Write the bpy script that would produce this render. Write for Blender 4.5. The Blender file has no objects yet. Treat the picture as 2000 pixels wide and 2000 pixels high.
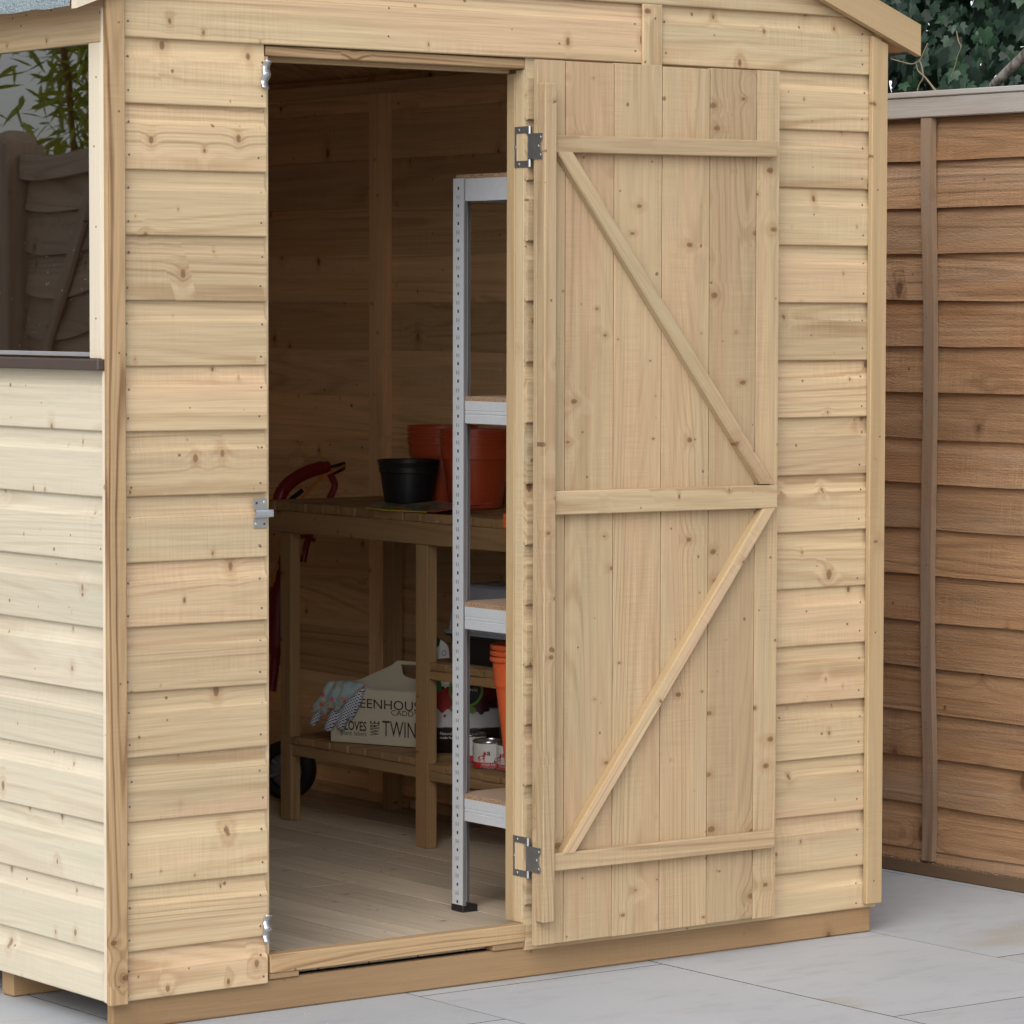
import bpy, math, random
from mathutils import Vector, Matrix, Euler, noise as mnoise
R = random.Random(11)
S = bpy.context.scene
COL = S.collection
rad = math.radians

# ------------------------------------------------------------------ camera
F = 7219.858930216209                    # focal length in pixels of a 2000 px wide frame
YAW, PIT, ROL = 0.639143015277677, 0.05547507803356241, -0.0021728383977466436
CAM = Vector((-3.2849605312508476, -5.603314173677073, 1.2820443533196578))
_f = Vector((math.sin(YAW)*math.cos(PIT), math.cos(YAW)*math.cos(PIT), -math.sin(PIT)))
_r0 = Vector((math.cos(YAW), -math.sin(YAW), 0)); _d0 = _f.cross(_r0)
_r = math.cos(ROL)*_r0 + math.sin(ROL)*_d0
_d = -math.sin(ROL)*_r0 + math.cos(ROL)*_d0
cam = bpy.data.cameras.new('camera'); cam.sensor_width = 36; cam.lens = F/2000*36
cam.clip_start = .05; cam.clip_end = 500
camo = bpy.data.objects.new('camera', cam); COL.objects.link(camo)
camo.matrix_world = Matrix(((_r.x, -_d.x, -_f.x, CAM.x), (_r.y, -_d.y, -_f.y, CAM.y), (_r.z, -_d.z, -_f.z, CAM.z), (0, 0, 0, 1)))
S.camera = camo

# ------------------------------------------------------------------ world, sun, exposure
SUN_EL, SUN_AZ = rad(40), rad(231)       # azimuth measured clockwise from +Y
sd = Vector((math.sin(SUN_AZ)*math.cos(SUN_EL), math.cos(SUN_AZ)*math.cos(SUN_EL), math.sin(SUN_EL)))
W = bpy.data.worlds.new("World"); S.world = W; W.use_nodes = True
nt = W.node_tree; nt.nodes.clear()
sky = nt.nodes.new('ShaderNodeTexSky'); sky.sky_type = 'NISHITA'; sky.sun_disc = False
sky.sun_elevation = SUN_EL; sky.sun_rotation = SUN_AZ
sky.air_density = 1.0; sky.dust_density = 2.0; sky.ozone_density = 1.0
hs = nt.nodes.new('ShaderNodeHueSaturation'); hs.inputs['Saturation'].default_value = .35
bg = nt.nodes.new('ShaderNodeBackground'); bg.inputs['Strength'].default_value = .15
wo = nt.nodes.new('ShaderNodeOutputWorld')
nt.links.new(sky.outputs[0], hs.inputs['Color']); nt.links.new(hs.outputs[0], bg.inputs['Color']); nt.links.new(bg.outputs[0], wo.inputs[0])
sl = bpy.data.lights.new('sun', 'SUN'); sl.energy = .75; sl.angle = rad(50); sl.color = (1, .975, .94)
so = bpy.data.objects.new('sun', sl); COL.objects.link(so)
so.rotation_euler = (-sd).to_track_quat('-Z', 'Y').to_euler()
S.view_settings.view_transform = 'Standard'; S.view_settings.look = 'None'
S.view_settings.gamma = 1; S.view_settings.exposure = 0.67; S.view_settings.use_curve_mapping = False
S.cycles.max_bounces = 12; S.cycles.diffuse_bounces = 9; S.cycles.transparent_max_bounces = 12
S.cycles.use_denoising = True; S.cycles.sample_clamp_indirect = 8.0

# ------------------------------------------------------------------ helpers
def ray(u, v):
    return _r*((u-1000)/F) + _d*((v-1000)/F) + _f
def at(u, v, x=None, y=None, z=None, P=None, n=None):
    """the place where the sight line through a photo pixel meets a real plane of the scene"""
    d = ray(u, v)
    if P is not None: t = (P-CAM).dot(n)/d.dot(n)
    elif x is not None: t = (x-CAM.x)/d.x
    elif y is not None: t = (y-CAM.y)/d.y
    else: t = (z-CAM.z)/d.z
    return CAM + d*t

class MB:
    """collects shapes of one part; gc = grain coordinate, bs = board seed"""
    def __init__(s): s.v = []; s.f = []; s.m = []; s.gc = []; s.bs = []; s.sm = []
    def add(s, vs, fs, gc=None, bs=0.5, mi=0, smooth=False):
        o = len(s.v); s.v += [tuple(p) for p in vs]
        s.gc += [tuple(g) for g in (gc if gc is not None else vs)]
        s.bs += [bs]*len(vs)
        for f in fs: s.f.append([i+o for i in f]); s.m.append(mi); s.sm.append(smooth)
        return s
    def build(s, name, mats, parent=None):
        me = bpy.data.meshes.new(name); me.from_pydata(s.v, [], s.f)
        a = me.attributes.new('gc', 'FLOAT_VECTOR', 'POINT'); a.data.foreach_set('vector', [c for g in s.gc for c in g])
        b = me.attributes.new('bs', 'FLOAT', 'POINT'); b.data.foreach_set('value', s.bs)
        if not isinstance(mats, (list, tuple)): mats = [mats]
        for m in mats: me.materials.append(m)
        me.polygons.foreach_set('material_index', s.m); me.polygons.foreach_set('use_smooth', s.sm)
        me.update()
        o = bpy.data.objects.new(name, me); COL.objects.link(o)
        if parent is not None: o.parent = parent
        return o

def off(): return Vector((R.uniform(0, 60), R.uniform(0, 60), R.uniform(0, 9)))

def box(mb, c0, c1, ga=None, bev=.0015, rot=None, org=None, mi=0, bs=None, jit=0):
    """chamfered box between two corners; ga = grain axis (0,1,2); rot turns it about org"""
    c0, c1 = Vector(c0), Vector(c1)
    lo = Vector([min(a, b) for a, b in zip(c0, c1)]); hi = Vector([max(a, b) for a, b in zip(c0, c1)])
    c = (lo+hi)/2; h = (hi-lo)/2
    b = min(bev, .45*min(h))
    if ga is None: ga = max(range(3), key=lambda i: h[i])
    oth = sorted([i for i in range(3) if i != ga], key=lambda i: -h[i])
    o3 = off(); vs = []; gc = []; ix = {}
    for sx in (-1, 1):
        for sy in (-1, 1):
            for sz in (-1, 1):
                sg = (sx, sy, sz)
                for k in range(3):
                    p = Vector([sg[i]*(h[i]-(0 if i == k else b)) for i in range(3)])
                    ix[(sg, k)] = len(vs)
                    gc.append(o3+Vector((p[ga], p[oth[0]], p[oth[1]])))
                    p = p+c
                    if rot is not None:
                        og = c if org is None else Vector(org)
                        p = rot @ (p-og)+og
                    vs.append(p)
    fs = []
    for k in range(3):
        i, j = [(1, 2), (2, 0), (0, 1)][k]
        for s in (-1, 1):
            q = []
            for a, bb in ((-1, -1), (1, -1), (1, 1), (-1, 1)):
                sg = [0, 0, 0]; sg[k] = s; sg[i] = a; sg[j] = bb; q.append(ix[(tuple(sg), k)])
            fs.append(q if s > 0 else q[::-1])
    for k in range(3):                   # edge strips along axis k
        i, j = [(1, 2), (2, 0), (0, 1)][k]
        for a in (-1, 1):
            for bb in (-1, 1):
                s0 = [0, 0, 0]; s0[k] = -1; s0[i] = a; s0[j] = bb
                s1 = list(s0); s1[k] = 1; s0, s1 = tuple(s0), tuple(s1)
                q = [ix[(s0, i)], ix[(s1, i)], ix[(s1, j)], ix[(s0, j)]]
                fs.append(q if a*bb < 0 else q[::-1])
    for sx in (-1, 1):
        for sy in (-1, 1):
            for sz in (-1, 1):
                sg = (sx, sy, sz); q = [ix[(sg, 0)], ix[(sg, 1)], ix[(sg, 2)]]
                fs.append(q if sx*sy*sz > 0 else q[::-1])
    mb.add(vs, fs, gc, R.random() if bs is None else bs, mi)
    return mb

def bar(mb, p0, p1, w, t, nrm, bev=.0015, mi=0, bs=None, top=None):
    """square-cut timber from p0 to p1; w across, t along nrm"""
    p0, p1, nrm = Vector(p0), Vector(p1), Vector(nrm).normalized()
    d = (p1-p0); L = d.length; d.normalize(); a = nrm.cross(d).normalized(); n = d.cross(a)
    m = Matrix((d, a, n)).transposed()
    tmp = MB(); box(tmp, (0, -w/2, 0), (L, w/2, t), 0, bev, bs=bs)
    mb.add([m @ Vector(v)+p0 for v in tmp.v], tmp.f, tmp.gc, tmp.bs[0], mi)
    return mb

def tube(mb, pts, r, n=8, mi=0, caps=True, smooth=True, squash=None):
    pts = [Vector(p) for p in pts]; rs = r if isinstance(r, (list, tuple)) else [r]*len(pts)
    vs = []; fs = []; up = None
    for i, p in enumerate(pts):
        t = (pts[min(i+1, len(pts)-1)]-pts[max(i-1, 0)]).normalized()
        if up is None: up = t.orthogonal().normalized()
        a = (up-t*up.dot(t)).normalized(); up = a; b = t.cross(a)
        for k in range(n):
            an = 2*math.pi*k/n; vs.append(p+a*math.cos(an)*rs[i]+b*math.sin(an)*rs[i])
    for i in range(len(pts)-1):
        for k in range(n):
            k2 = (k+1) % n; fs.append((i*n+k, i*n+k2, (i+1)*n+k2, (i+1)*n+k))
    mb.add(vs, fs, None, .5, mi, smooth)
    if caps:
        o = len(vs)-n
        mb.add(vs[:n], [list(range(n))[::-1]], None, .5, mi); mb.add(vs[o:], [list(range(n))], None, .5, mi)
    return mb

def curve(pts, n=6):
    pts = [Vector(p) for p in pts]; out = []
    for i in range(len(pts)-1):
        a, b, c, d = pts[max(i-1, 0)], pts[i], pts[i+1], pts[min(i+2, len(pts)-1)]
        for k in range(n):
            t = k/n
            out.append(.5*((2*b)+(c-a)*t+(2*a-5*b+4*c-d)*t*t+(3*b-a-3*c+d)*t**3))
    out.append(pts[-1]); return out

def lathe(mb, c, prof, n=40, mi=0, smooth=True, mis=None):
    """prof = [(r, z)...] turned about a vertical axis through c"""
    c = Vector(c); vs = []
    for r, z in prof:
        for k in range(n):
            a = 2*math.pi*k/n; vs.append(c+Vector((r*math.cos(a), r*math.sin(a), z)))
    for i in range(len(prof)-1):
        fs = []
        for k in range(n):
            k2 = (k+1) % n; fs.append((i*n+k, i*n+k2, (i+1)*n+k2, (i+1)*n+k))
        o = len(mb.v)
        sub = vs[i*n:(i+2)*n]
        mb.add(sub, [[q-i*n for q in f] for f in fs], None, .5, mis[i] if mis else mi, smooth)
    return mb

def disc(mb, c, n, r, k=8, mi=0, h=.0006):
    c, n = Vector(c), Vector(n).normalized(); a = n.orthogonal().normalized(); b = n.cross(a)
    vs = [c+n*h+(a*math.cos(2*math.pi*i/k)+b*math.sin(2*math.pi*i/k))*r*.8 for i in range(k)]
    vs += [c+(a*math.cos(2*math.pi*i/k)+b*math.sin(2*math.pi*i/k))*r for i in range(k)]
    fs = [list(range(k))]+[(k+i, k+(i+1) % k, (i+1) % k, i) for i in range(k)]
    mb.add(vs, fs, None, .5, mi)

def tag(o, label=None, cat=None, group=None, kind=None):
    if label: o['label'] = label
    if cat: o['category'] = cat
    if group: o['group'] = group
    if kind: o['kind'] = kind
    return o
def thing(name, label, cat, loc=(0, 0, 0), group=None):
    o = bpy.data.objects.new(name, None); o.empty_display_size = .05; COL.objects.link(o); o.location = loc
    return tag(o, label, cat, group)
def settle(root):
    """parts were built in world space: keep them there under a moved root"""
    for ch in root.children: ch.matrix_parent_inverse = Matrix.Translation(-Vector(root.location))

def text_mesh(body, mat, name, parent, M, w, h, xfit=True, depth=.0004, shear=0, bold=0):
    """lettering fitted to a w x h rectangle, M maps its plane to the world"""
    cu = bpy.data.curves.new(name, 'FONT'); cu.body = body; cu.extrude = 0; cu.offset = bold; cu.resolution_u = 3
    t = bpy.data.objects.new(name, cu); COL.objects.link(t)
    dg = bpy.context.evaluated_depsgraph_get(); me = bpy.data.meshes.new_from_object(t.evaluated_get(dg))
    bpy.data.objects.remove(t)
    if not me.vertices: return None
    xs = [v.co.x for v in me.vertices]; ys = [v.co.y for v in me.vertices]
    x0, x1, y0, y1 = min(xs), max(xs), min(ys), max(ys)
    if any(ch in body for ch in 'pgy') is False: y0 = max(y0, 0)
    for v in me.vertices:
        X = (v.co.x-x0)/(x1-x0)*w; Y = (v.co.y-y0)/(y1-y0)*h
        v.co = M @ Vector((X+shear*Y, Y, depth))
    me.materials.clear(); me.materials.append(mat)
    o = bpy.data.objects.new(name, me); COL.objects.link(o); o.parent = parent
    return o

# ------------------------------------------------------------------ materials
class NT:
    def __init__(s, name):
        s.m = bpy.data.materials.new(name); s.m.use_nodes = True; s.t = s.m.node_tree
        s.b = s.t.nodes['Principled BSDF']; s.out = s.t.nodes['Material Output']
    def node(s, k, **kw):
        n = s.t.nodes.new(k)
        for a, v in kw.items(): setattr(n, a, v)
        return n
    def put(s, inp, val):
        if hasattr(val, 'is_output'): s.t.links.new(val, inp)
        else: inp.default_value = val
    def math(s, op, a, b=0.0, c=None, clamp=False):
        n = s.node('ShaderNodeMath', operation=op); n.use_clamp = clamp
        s.put(n.inputs[0], a); s.put(n.inputs[1], b)
        if c is not None: s.put(n.inputs[2], c)
        return n.outputs[0]
    def vmul(s, a, v):
        n = s.node('ShaderNodeVectorMath', operation='MULTIPLY'); s.put(n.inputs[0], a); s.put(n.inputs[1], v); return n.outputs[0]
    def vadd(s, a, v):
        n = s.node('ShaderNodeVectorMath', operation='ADD'); s.put(n.inputs[0], a); s.put(n.inputs[1], v); return n.outputs[0]
    def noise(s, vec, scale=1, detail=2, rough=.5, dist=0):
        n = s.node('ShaderNodeTexNoise'); s.put(n.inputs['Vector'], vec); n.inputs['Scale'].default_value = scale
        n.inputs['Detail'].default_value = detail; n.inputs['Roughness'].default_value = rough; n.inputs['Distortion'].default_value = dist
        return n.outputs['Fac']
    def step(s, x, a, b):                # smooth ramp from a to b
        n = s.node('ShaderNodeMapRange', interpolation_type='SMOOTHSTEP'); s.put(n.inputs[0], x); s.put(n.inputs[1], a); s.put(n.inputs[2], b)
        return n.outputs[0]
    def mix(s, f, a, b, mode='MIX'):
        n = s.node('ShaderNodeMix', data_type='RGBA', blend_type=mode); s.put(n.inputs[0], f)
        for i, v in ((6, a), (7, b)):
            s.put(n.inputs[i], v if hasattr(v, 'is_output') else tuple(v)+(1,))
        return n.outputs[2]
    def attr(s, name):
        return s.node('ShaderNodeAttribute', attribute_name=name)
    def obj(s): return s.node('ShaderNodeTexCoord').outputs['Object']
    def bump(s, h, strength=.3, dist=.001):
        n = s.node('ShaderNodeBump'); n.inputs['Strength'].default_value = strength; n.inputs['Distance'].default_value = dist
        s.put(n.inputs['Height'], h); s.t.links.new(n.outputs[0], s.b.inputs['Normal'])
    def fin(s, col, rough=.6, metal=0, spec=.5):
        s.put(s.b.inputs['Base Color'], col if hasattr(col, 'is_output') else tuple(col)+(1,))
        s.put(s.b.inputs['Roughness'], rough); s.put(s.b.inputs['Metallic'], metal)
        s.b.inputs['Specular IOR Level'].default_value = spec
        return s.m

def wood(name, light, dark, knot, tint1, tint2, ring=.5, visb=.15, knots=.42, tone=.08, rough=.75, bump=.35, fibre=.16, rough_saw=0, K=8, weather=None, cell=.10, kr=.0085):
    """sawn softwood: long growth-ring contours that bend round scattered knots, fine fibre, colour bands"""
    g = NT(name); A = g.attr('gc').outputs['Vector']; B = g.attr('bs').outputs['Fac']
    wv = g.noise(g.vmul(A, (45, 90, 45)), 1, 2); wv2 = g.noise(g.vmul(A, (16, 30, 16)), 1, 1)
    def knotset(cl, dens, rmax, shift, sx):
        vo = g.node('ShaderNodeTexVoronoi'); vo.voronoi_dimensions = '2D'; vo.inputs['Scale'].default_value = 1
        g.put(vo.inputs['Vector'], g.vadd(g.vmul(A, (sx/cl, 1/cl, 0)), (shift, shift*.7, 0)))
        sp = g.node('ShaderNodeSeparateColor'); g.t.links.new(vo.outputs['Color'], sp.inputs[0])
        d = g.math('MULTIPLY', vo.outputs['Distance'], cl)
        d = g.math('ADD', d, g.math('MULTIPLY_ADD', g.math('SUBTRACT', wv, .5), .0065, g.math('MULTIPLY', g.math('SUBTRACT', wv2, .5), .011)))
        pres = g.math('LESS_THAN', sp.outputs[0], dens)
        r = g.math('MULTIPLY_ADD', g.math('POWER', sp.outputs[1], 2.0), rmax, .0016)
        q = g.math('DIVIDE', d, r)
        return d, r, q, pres, sp.outputs[2]
    d1, r1, q1, p1, s1 = knotset(cell, knots, kr, 0, 1.6)
    d2, r2, q2, p2, s2 = knotset(cell*.55, knots*.42, .0012, 7.3, 1.0)      # pin knots
    core = g.math('MULTIPLY', g.step(q1, 1.25, .55), p1); pin = g.math('MULTIPLY', g.step(q2, 1.2, .5), p2)
    heart = g.math('MULTIPLY', g.step(q1, .60, .2), p1)
    halo = g.math('MULTIPLY', g.step(q1, 4.2, .9), p1)
    f = g.noise(g.vmul(A, (.32, 6.0, 6.0)), 1, 1.0, .4, .08)
    kb = g.math('MULTIPLY', g.math('POWER', 2.718, g.math('MULTIPLY', q1, -.42)), g.math('MULTIPLY', p1, g.math('MULTIPLY', r1, 7.5)))
    f = g.math('ADD', f, kb)
    f = g.math('ADD', f, g.math('MULTIPLY', g.noise(g.vmul(A, (7, 55, 55)), 1, 2), .010))
    sn = g.math('MULTIPLY_ADD', g.math('SINE', g.math('MULTIPLY', f, 6.283*K)), .5, .5)
    sn2 = g.math('MULTIPLY_ADD', g.math('SINE', g.math('MULTIPLY', f, 6.283*K*2.3)), .5, .5)
    lines = g.math('MULTIPLY_ADD', g.math('POWER', sn, 5.0), .80, g.math('MULTIPLY', g.math('POWER', sn2, 3.0), .30))
    lines = g.math('MULTIPLY', lines, g.math('MULTIPLY_ADD', g.noise(g.vmul(A, (6, 120, 120)), 1, 2), 1.5, .25), clamp=True)
    vis = g.step(g.noise(g.vmul(A, (.9, 10, 10)), 1, 2), .36, .64)           # rings fade in and out
    lines = g.math('MULTIPLY', lines, g.math('MULTIPLY_ADD', vis, 1-visb, visb))
    fine = g.noise(g.vmul(A, (6, 330, 330)), 1, 3, .65)
    streak = g.noise(g.vmul(A, (2.2, 75, 75)), 1, 3, .6)
    saw = g.noise(g.vmul(A, (260, 10, 10)), 1, 1)
    sawv = g.step(g.noise(g.vmul(A, (3, 12, 12)), 1, 1), .45, .65)
    band = g.noise(g.vmul(A, (.8, 15, 15)), 1, 2); band2 = g.noise(g.vadd(g.vmul(A, (1.6, 9, 9)), (5, 9, 2)), 1, 2)
    hb = g.math('FRACT', g.math('MULTIPLY', B, 7.31)); hb2 = g.math('FRACT', g.math('MULTIPLY', B, 13.77))
    c = g.mix(g.math('MULTIPLY', g.step(band, .40, .64), g.math('MULTIPLY_ADD', hb, .75, .15), clamp=True), light, tint1)
    c = g.mix(g.math('MULTIPLY', g.step(band2, .44, .66), g.math('MULTIPLY_ADD', hb2, .75, .15), clamp=True), c, tint2)
    c = g.mix(g.math('MULTIPLY', lines, ring), c, dark)
    pinkh = [min(1, dark[0]*1.12), dark[1]*1.05, dark[2]*1.05]
    c = g.mix(g.math('MULTIPLY', halo, .42), c, pinkh)
    k = g.math('MULTIPLY_ADD', g.math('SUBTRACT', fine, .5), fibre*2, 1.0)
    k = g.math('ADD', k, g.math('MULTIPLY', g.math('SUBTRACT', streak, .5), fibre*1.3))
    k = g.math('ADD', k, g.math('MULTIPLY', g.math('MULTIPLY', g.math('SUBTRACT', saw, .5), sawv), fibre*.9))
    k = g.math('MULTIPLY', k, g.math('MULTIPLY_ADD', B, 2*tone, 1-tone))
    cm = g.node('ShaderNodeCombineColor'); [g.put(cm.inputs[i], k) for i in range(3)]
    c = g.mix(1.0, c, cm.outputs[0], 'MULTIPLY')
    kc = g.mix(g.math('MULTIPLY', s1, .8), knot, [(a+b_)/2 for a, b_ in zip(knot, dark)])
    c = g.mix(g.math('MULTIPLY', core, .82), c, kc)
    mid = g.math('MULTIPLY', g.math('MULTIPLY', g.step(q1, .80, .55), g.step(q1, .12, .30)), p1)
    c = g.mix(g.math('MULTIPLY', mid, .62), c, [dark[0]*.80, dark[1]*.72, dark[2]*.68])
    c = g.mix(g.math('MULTIPLY', pin, .75), c, knot)
    if weather:
        w = g.step(g.noise(g.vmul(A, (2.5, 18, 18)), 1, 3), .38, .66)
        c = g.mix(g.math('MULTIPLY', w, .8), c, weather)
    h = g.math('ADD', g.math('MULTIPLY', lines, .30), g.math('MULTIPLY', g.math('ADD', fine, streak), .45))
    if rough_saw:
        h = g.math('ADD', h, g.math('MULTIPLY', g.noise(g.vmul(A, (110, 260, 260)), 1, 3), rough_saw))
    g.bump(h, bump, .0012)
    return g.fin(c, rough, 0, .25)

WOOD = dict(
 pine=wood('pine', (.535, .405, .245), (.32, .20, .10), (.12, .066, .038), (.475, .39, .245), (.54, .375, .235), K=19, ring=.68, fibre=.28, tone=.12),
 pine_side=wood('pine_side', (.60, .535, .41), (.42, .335, .225), (.17, .09, .05), (.55, .51, .385), (.615, .525, .405), ring=.50, K=17, fibre=.15),  # whiter wood; its colour also carries most of the wall's brighter light
 pine_door=wood('pine_door', (.455, .335, .20), (.285, .18, .09), (.13, .07, .04), (.40, .32, .195), (.455, .31, .188), ring=.62, K=30, fibre=.26, knots=.45, tone=.10, rough_saw=.5),
 pine_trim=wood('pine_trim', (.45, .305, .165), (.185, .095, .04), (.15, .07, .035), (.43, .30, .165), (.43, .285, .15), ring=.95, knots=.06, K=30, visb=.6, fibre=.24),
 pine_pale=wood('pine_pale', (.68, .60, .47), (.52, .43, .31), (.2, .11, .06), (.66, .585, .46), (.66, .56, .43), ring=.25, knots=.10, fibre=.1),
 pine_gold=wood('pine_gold', (.425, .305, .17), (.29, .185, .09), (.14, .07, .035), (.395, .295, .168), (.43, .305, .16), ring=.35, knots=.15, K=12),
 bearer=wood('bearer', (.33, .212, .112), (.19, .112, .05), (.09, .045, .02), (.29, .195, .105), (.345, .215, .108), ring=.4, knots=.45, rough_saw=.9, cell=.17, kr=.010),
 inner=wood('inner', (.72, .48, .27), (.38, .225, .105), (.09, .045, .022), (.58, .42, .23), (.72, .44, .22), ring=.6, K=18, tone=.26, rough_saw=.5, cell=.13, kr=.012, fibre=.24),  # same timber as outside, lightened so its colour lifts the dim interior
 floor=wood('floor', (.56, .46, .34), (.34, .255, .17), (.15, .09, .055), (.50, .425, .325), (.47, .39, .29), ring=.5, K=16, knots=.25, tone=.12, rough_saw=.4, fibre=.26),
 bench=wood('bench', (.345, .215, .105), (.19, .11, .047), (.09, .045, .02), (.295, .20, .10), (.345, .20, .09), ring=.6, K=10, knots=.22, rough_saw=.6),
 fence=wood('fence', (.36, .215, .115), (.155, .082, .04), (.095, .05, .026), (.33, .225, .145), (.29, .15, .068), ring=.6, K=20, knots=.5, rough_saw=2.0, tone=.14, bump=1.0, cell=.20, kr=.022, fibre=.5),
 weathered=wood('weathered', (.40, .355, .305), (.17, .125, .095), (.14, .085, .055), (.34, .30, .255), (.38, .325, .27), ring=.8, K=16, fibre=.3, knots=.15, rough_saw=1.2, weather=(.42, .41, .385)),
 batten=wood('batten_timber', (.30, .195, .12), (.13, .08, .05), (.10, .06, .04), (.24, .175, .13), (.24, .145, .085), ring=.7, K=12, knots=.12, rough_saw=1.5, bump=.8, fibre=.3, weather=(.27, .195, .135)),
 old_fence=wood('old_fence', (.56, .41, .29), (.30, .20, .13), (.17, .10, .06), (.52, .39, .29), (.54, .36, .24), ring=.6, K=18, rough_saw=1.2),
 gravel=wood('gravel_board', (.135, .085, .05), (.075, .045, .025), (.05, .03, .02), (.12, .08, .05), (.11, .07, .04), ring=.4, rough_saw=1.2),
)

def plain(name, col, rough=.5, metal=0, var=.1, vs=30, spec=.5, bump=0):
    g = NT(name); n = g.noise(g.obj(), vs, 3)
    k = g.math('MULTIPLY_ADD', g.math('SUBTRACT', n, .5), 2*var, 1.0)
    cm = g.node('ShaderNodeCombineColor'); [g.put(cm.inputs[i], k) for i in range(3)]
    if bump: g.bump(g.noise(g.obj(), vs*6, 3), bump, .001)
    return g.fin(g.mix(1, col, cm.outputs[0], 'MULTIPLY'), rough, metal, spec)
M = dict(
 nail=plain('nail_steel', (.16, .14, .12), .5, .6),
 zinc=plain('zinc_steel', (.52, .54, .56), .36, .9, .12, 60),
 zinc_dull=plain('zinc_plate', (.40, .40, .39), .45, .9, .15, 60),
 rack=plain('galvanised_steel', (.70, .735, .775), .42, .25, .06, 90),
 rack_dark=plain('galvanised_fold', (.30, .29, .30), .5, .6, .1),
 black=plain('black_plastic', (.012, .012, .014), .42, 0, .2, 40),
 tyre=plain('black_rubber', (.012, .012, .012), .7, 0, .2, 40),
 terracotta=plain('terracotta_plastic', (.46, .07, .022), .34, 0, .08, 8),
 terracotta_bright=plain('orange_plastic', (.55, .10, .03), .34, 0, .08, 8),
 red=plain('red_plastic', (.20, .008, .014), .38, 0, .1, 12),
 orange=plain('orange_cable', (.56, .20, .025), .5, 0, .1, 30),
 cream=plain('cream_enamel', (.56, .515, .40), .42, 0, .04, 30),
 ink=plain('dark_ink', (.035, .03, .028), .7),
 white=plain('white_print', (.72, .72, .70), .45),
 label_red=plain('red_print', (.55, .03, .04), .45),
 slate=plain('slate_print', (.06, .075, .09), .45),
 tin=plain('tin_metal', (.62, .62, .62), .25, 1),
 sill=plain('brown_sill', (.062, .042, .034), .5, 0, .12, 30),
 bead=plain('glazing_bead', (.38, .38, .40), .25, .3),
 greenprint=plain('green_print', (.16, .34, .05), .5),
 smoke=plain('smoked_plastic', (.22, .235, .27), .25, 0, .1, 20),
 stem=plain('vine_stem', (.24, .19, .12), .8, 0, .25, 40),
)
def chip():
    g = NT('chipboard'); o = g.obj()
    v = g.node('ShaderNodeTexVoronoi'); g.put(v.inputs['Vector'], g.vmul(o, (1, 1, 2.2))); v.inputs['Scale'].default_value = 330
    s = g.node('ShaderNodeSeparateColor'); g.t.links.new(v.outputs['Color'], s.inputs[0])
    c = g.mix(s.outputs[0], (.20, .115, .06), (.50, .34, .21))
    geo = g.node('ShaderNodeNewGeometry'); sp = g.node('ShaderNodeSeparateXYZ'); g.t.links.new(geo.outputs['Normal'], sp.inputs[0])
    c = g.mix(g.step(sp.outputs[2], .6, .9), c, (.40, .29, .21))
    g.bump(s.outputs[1], .4, .0008); return g.fin(c, .8)
M['chip'] = chip()
def osb():
    g = NT('strand_board'); o = g.obj()
    v = g.node('ShaderNodeTexVoronoi'); g.put(v.inputs['Vector'], g.vmul(o, (1, 3.2, 1))); v.inputs['Scale'].default_value = 22
    s = g.node('ShaderNodeSeparateColor'); g.t.links.new(v.outputs['Color'], s.inputs[0])
    c = g.mix(s.outputs[0], (.42, .25, .11), (.58, .38, .18)); g.bump(s.outputs[1], .3, .001); return g.fin(c, .8)
M['osb'] = osb()
def felt():
    g = NT('mineral_felt'); o = g.obj(); n = g.noise(o, 420, 2, .7); n2 = g.noise(o, 9, 3)
    c = g.mix(g.step(n, .38, .64), (.085, .12, .135), (.36, .42, .44)); c = g.mix(g.math('MULTIPLY', g.step(n2, .45, .75), .35), c, (.30, .35, .36))
    g.bump(n, .8, .002); return g.fin(c, .95)
M['felt'] = felt()
def slab():
    g = NT('porcelain_slab'); A = g.attr('gc').outputs['Vector']; B = g.attr('bs').outputs['Fac']
    n = g.noise(A, 2.2, 5, .6); n2 = g.noise(g.vmul(A, (9, 26, 9)), 1, 4, .65); n3 = g.noise(A, 260, 3, .7); st = g.noise(g.vmul(A, (2.2, 5, 2)), 1, 4, .6)
    c = g.mix(n, (.365, .383, .402), (.465, .48, .494)); c = g.mix(g.math('MULTIPLY', g.step(n2, .50, .76), .42), c, (.275, .29, .305))
    c = g.mix(g.math('MULTIPLY', g.step(st, .56, .72), .7), c, (.36, .325, .265))
    fl = g.step(n3, .68, .74); c = g.mix(g.math('MULTIPLY', fl, .5), c, (.14, .14, .145))
    k = g.math('MULTIPLY_ADD', B, .10, .95); cm = g.node('ShaderNodeCombineColor'); [g.put(cm.inputs[i], k) for i in range(3)]
    g.bump(g.math('ADD', n3, g.math('MULTIPLY', n2, 1.5)), .18, .0012)
    return g.fin(g.mix(1, c, cm.outputs[0], 'MULTIPLY'), .62, 0, .35)
M['slab'] = slab()
M['grout'] = plain('grout', (.10, .10, .10), .9, 0, .3, 40)
M['soil'] = plain('ground_gravel', (.20, .19, .17), .95, 0, .3, 12)
def leafmat(name, a, b, rough=.4):
    g = NT(name); B = g.attr('bs').outputs['Fac']; c = g.mix(B, a, b)
    m = g.fin(c, rough, 0, .5)
    tr = g.node('ShaderNodeBsdfTranslucent'); g.t.links.new(c, tr.inputs[0])
    mx = g.node('ShaderNodeMixShader'); mx.inputs[0].default_value = .2
    g.t.links.new(g.b.outputs[0], mx.inputs[1]); g.t.links.new(tr.outputs[0], mx.inputs[2]); g.t.links.new(mx.outputs[0], g.out.inputs[0])
    return m
M['ivy'] = leafmat('ivy_leaf', (.014, .040, .020), (.045, .105, .05), .38)
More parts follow.
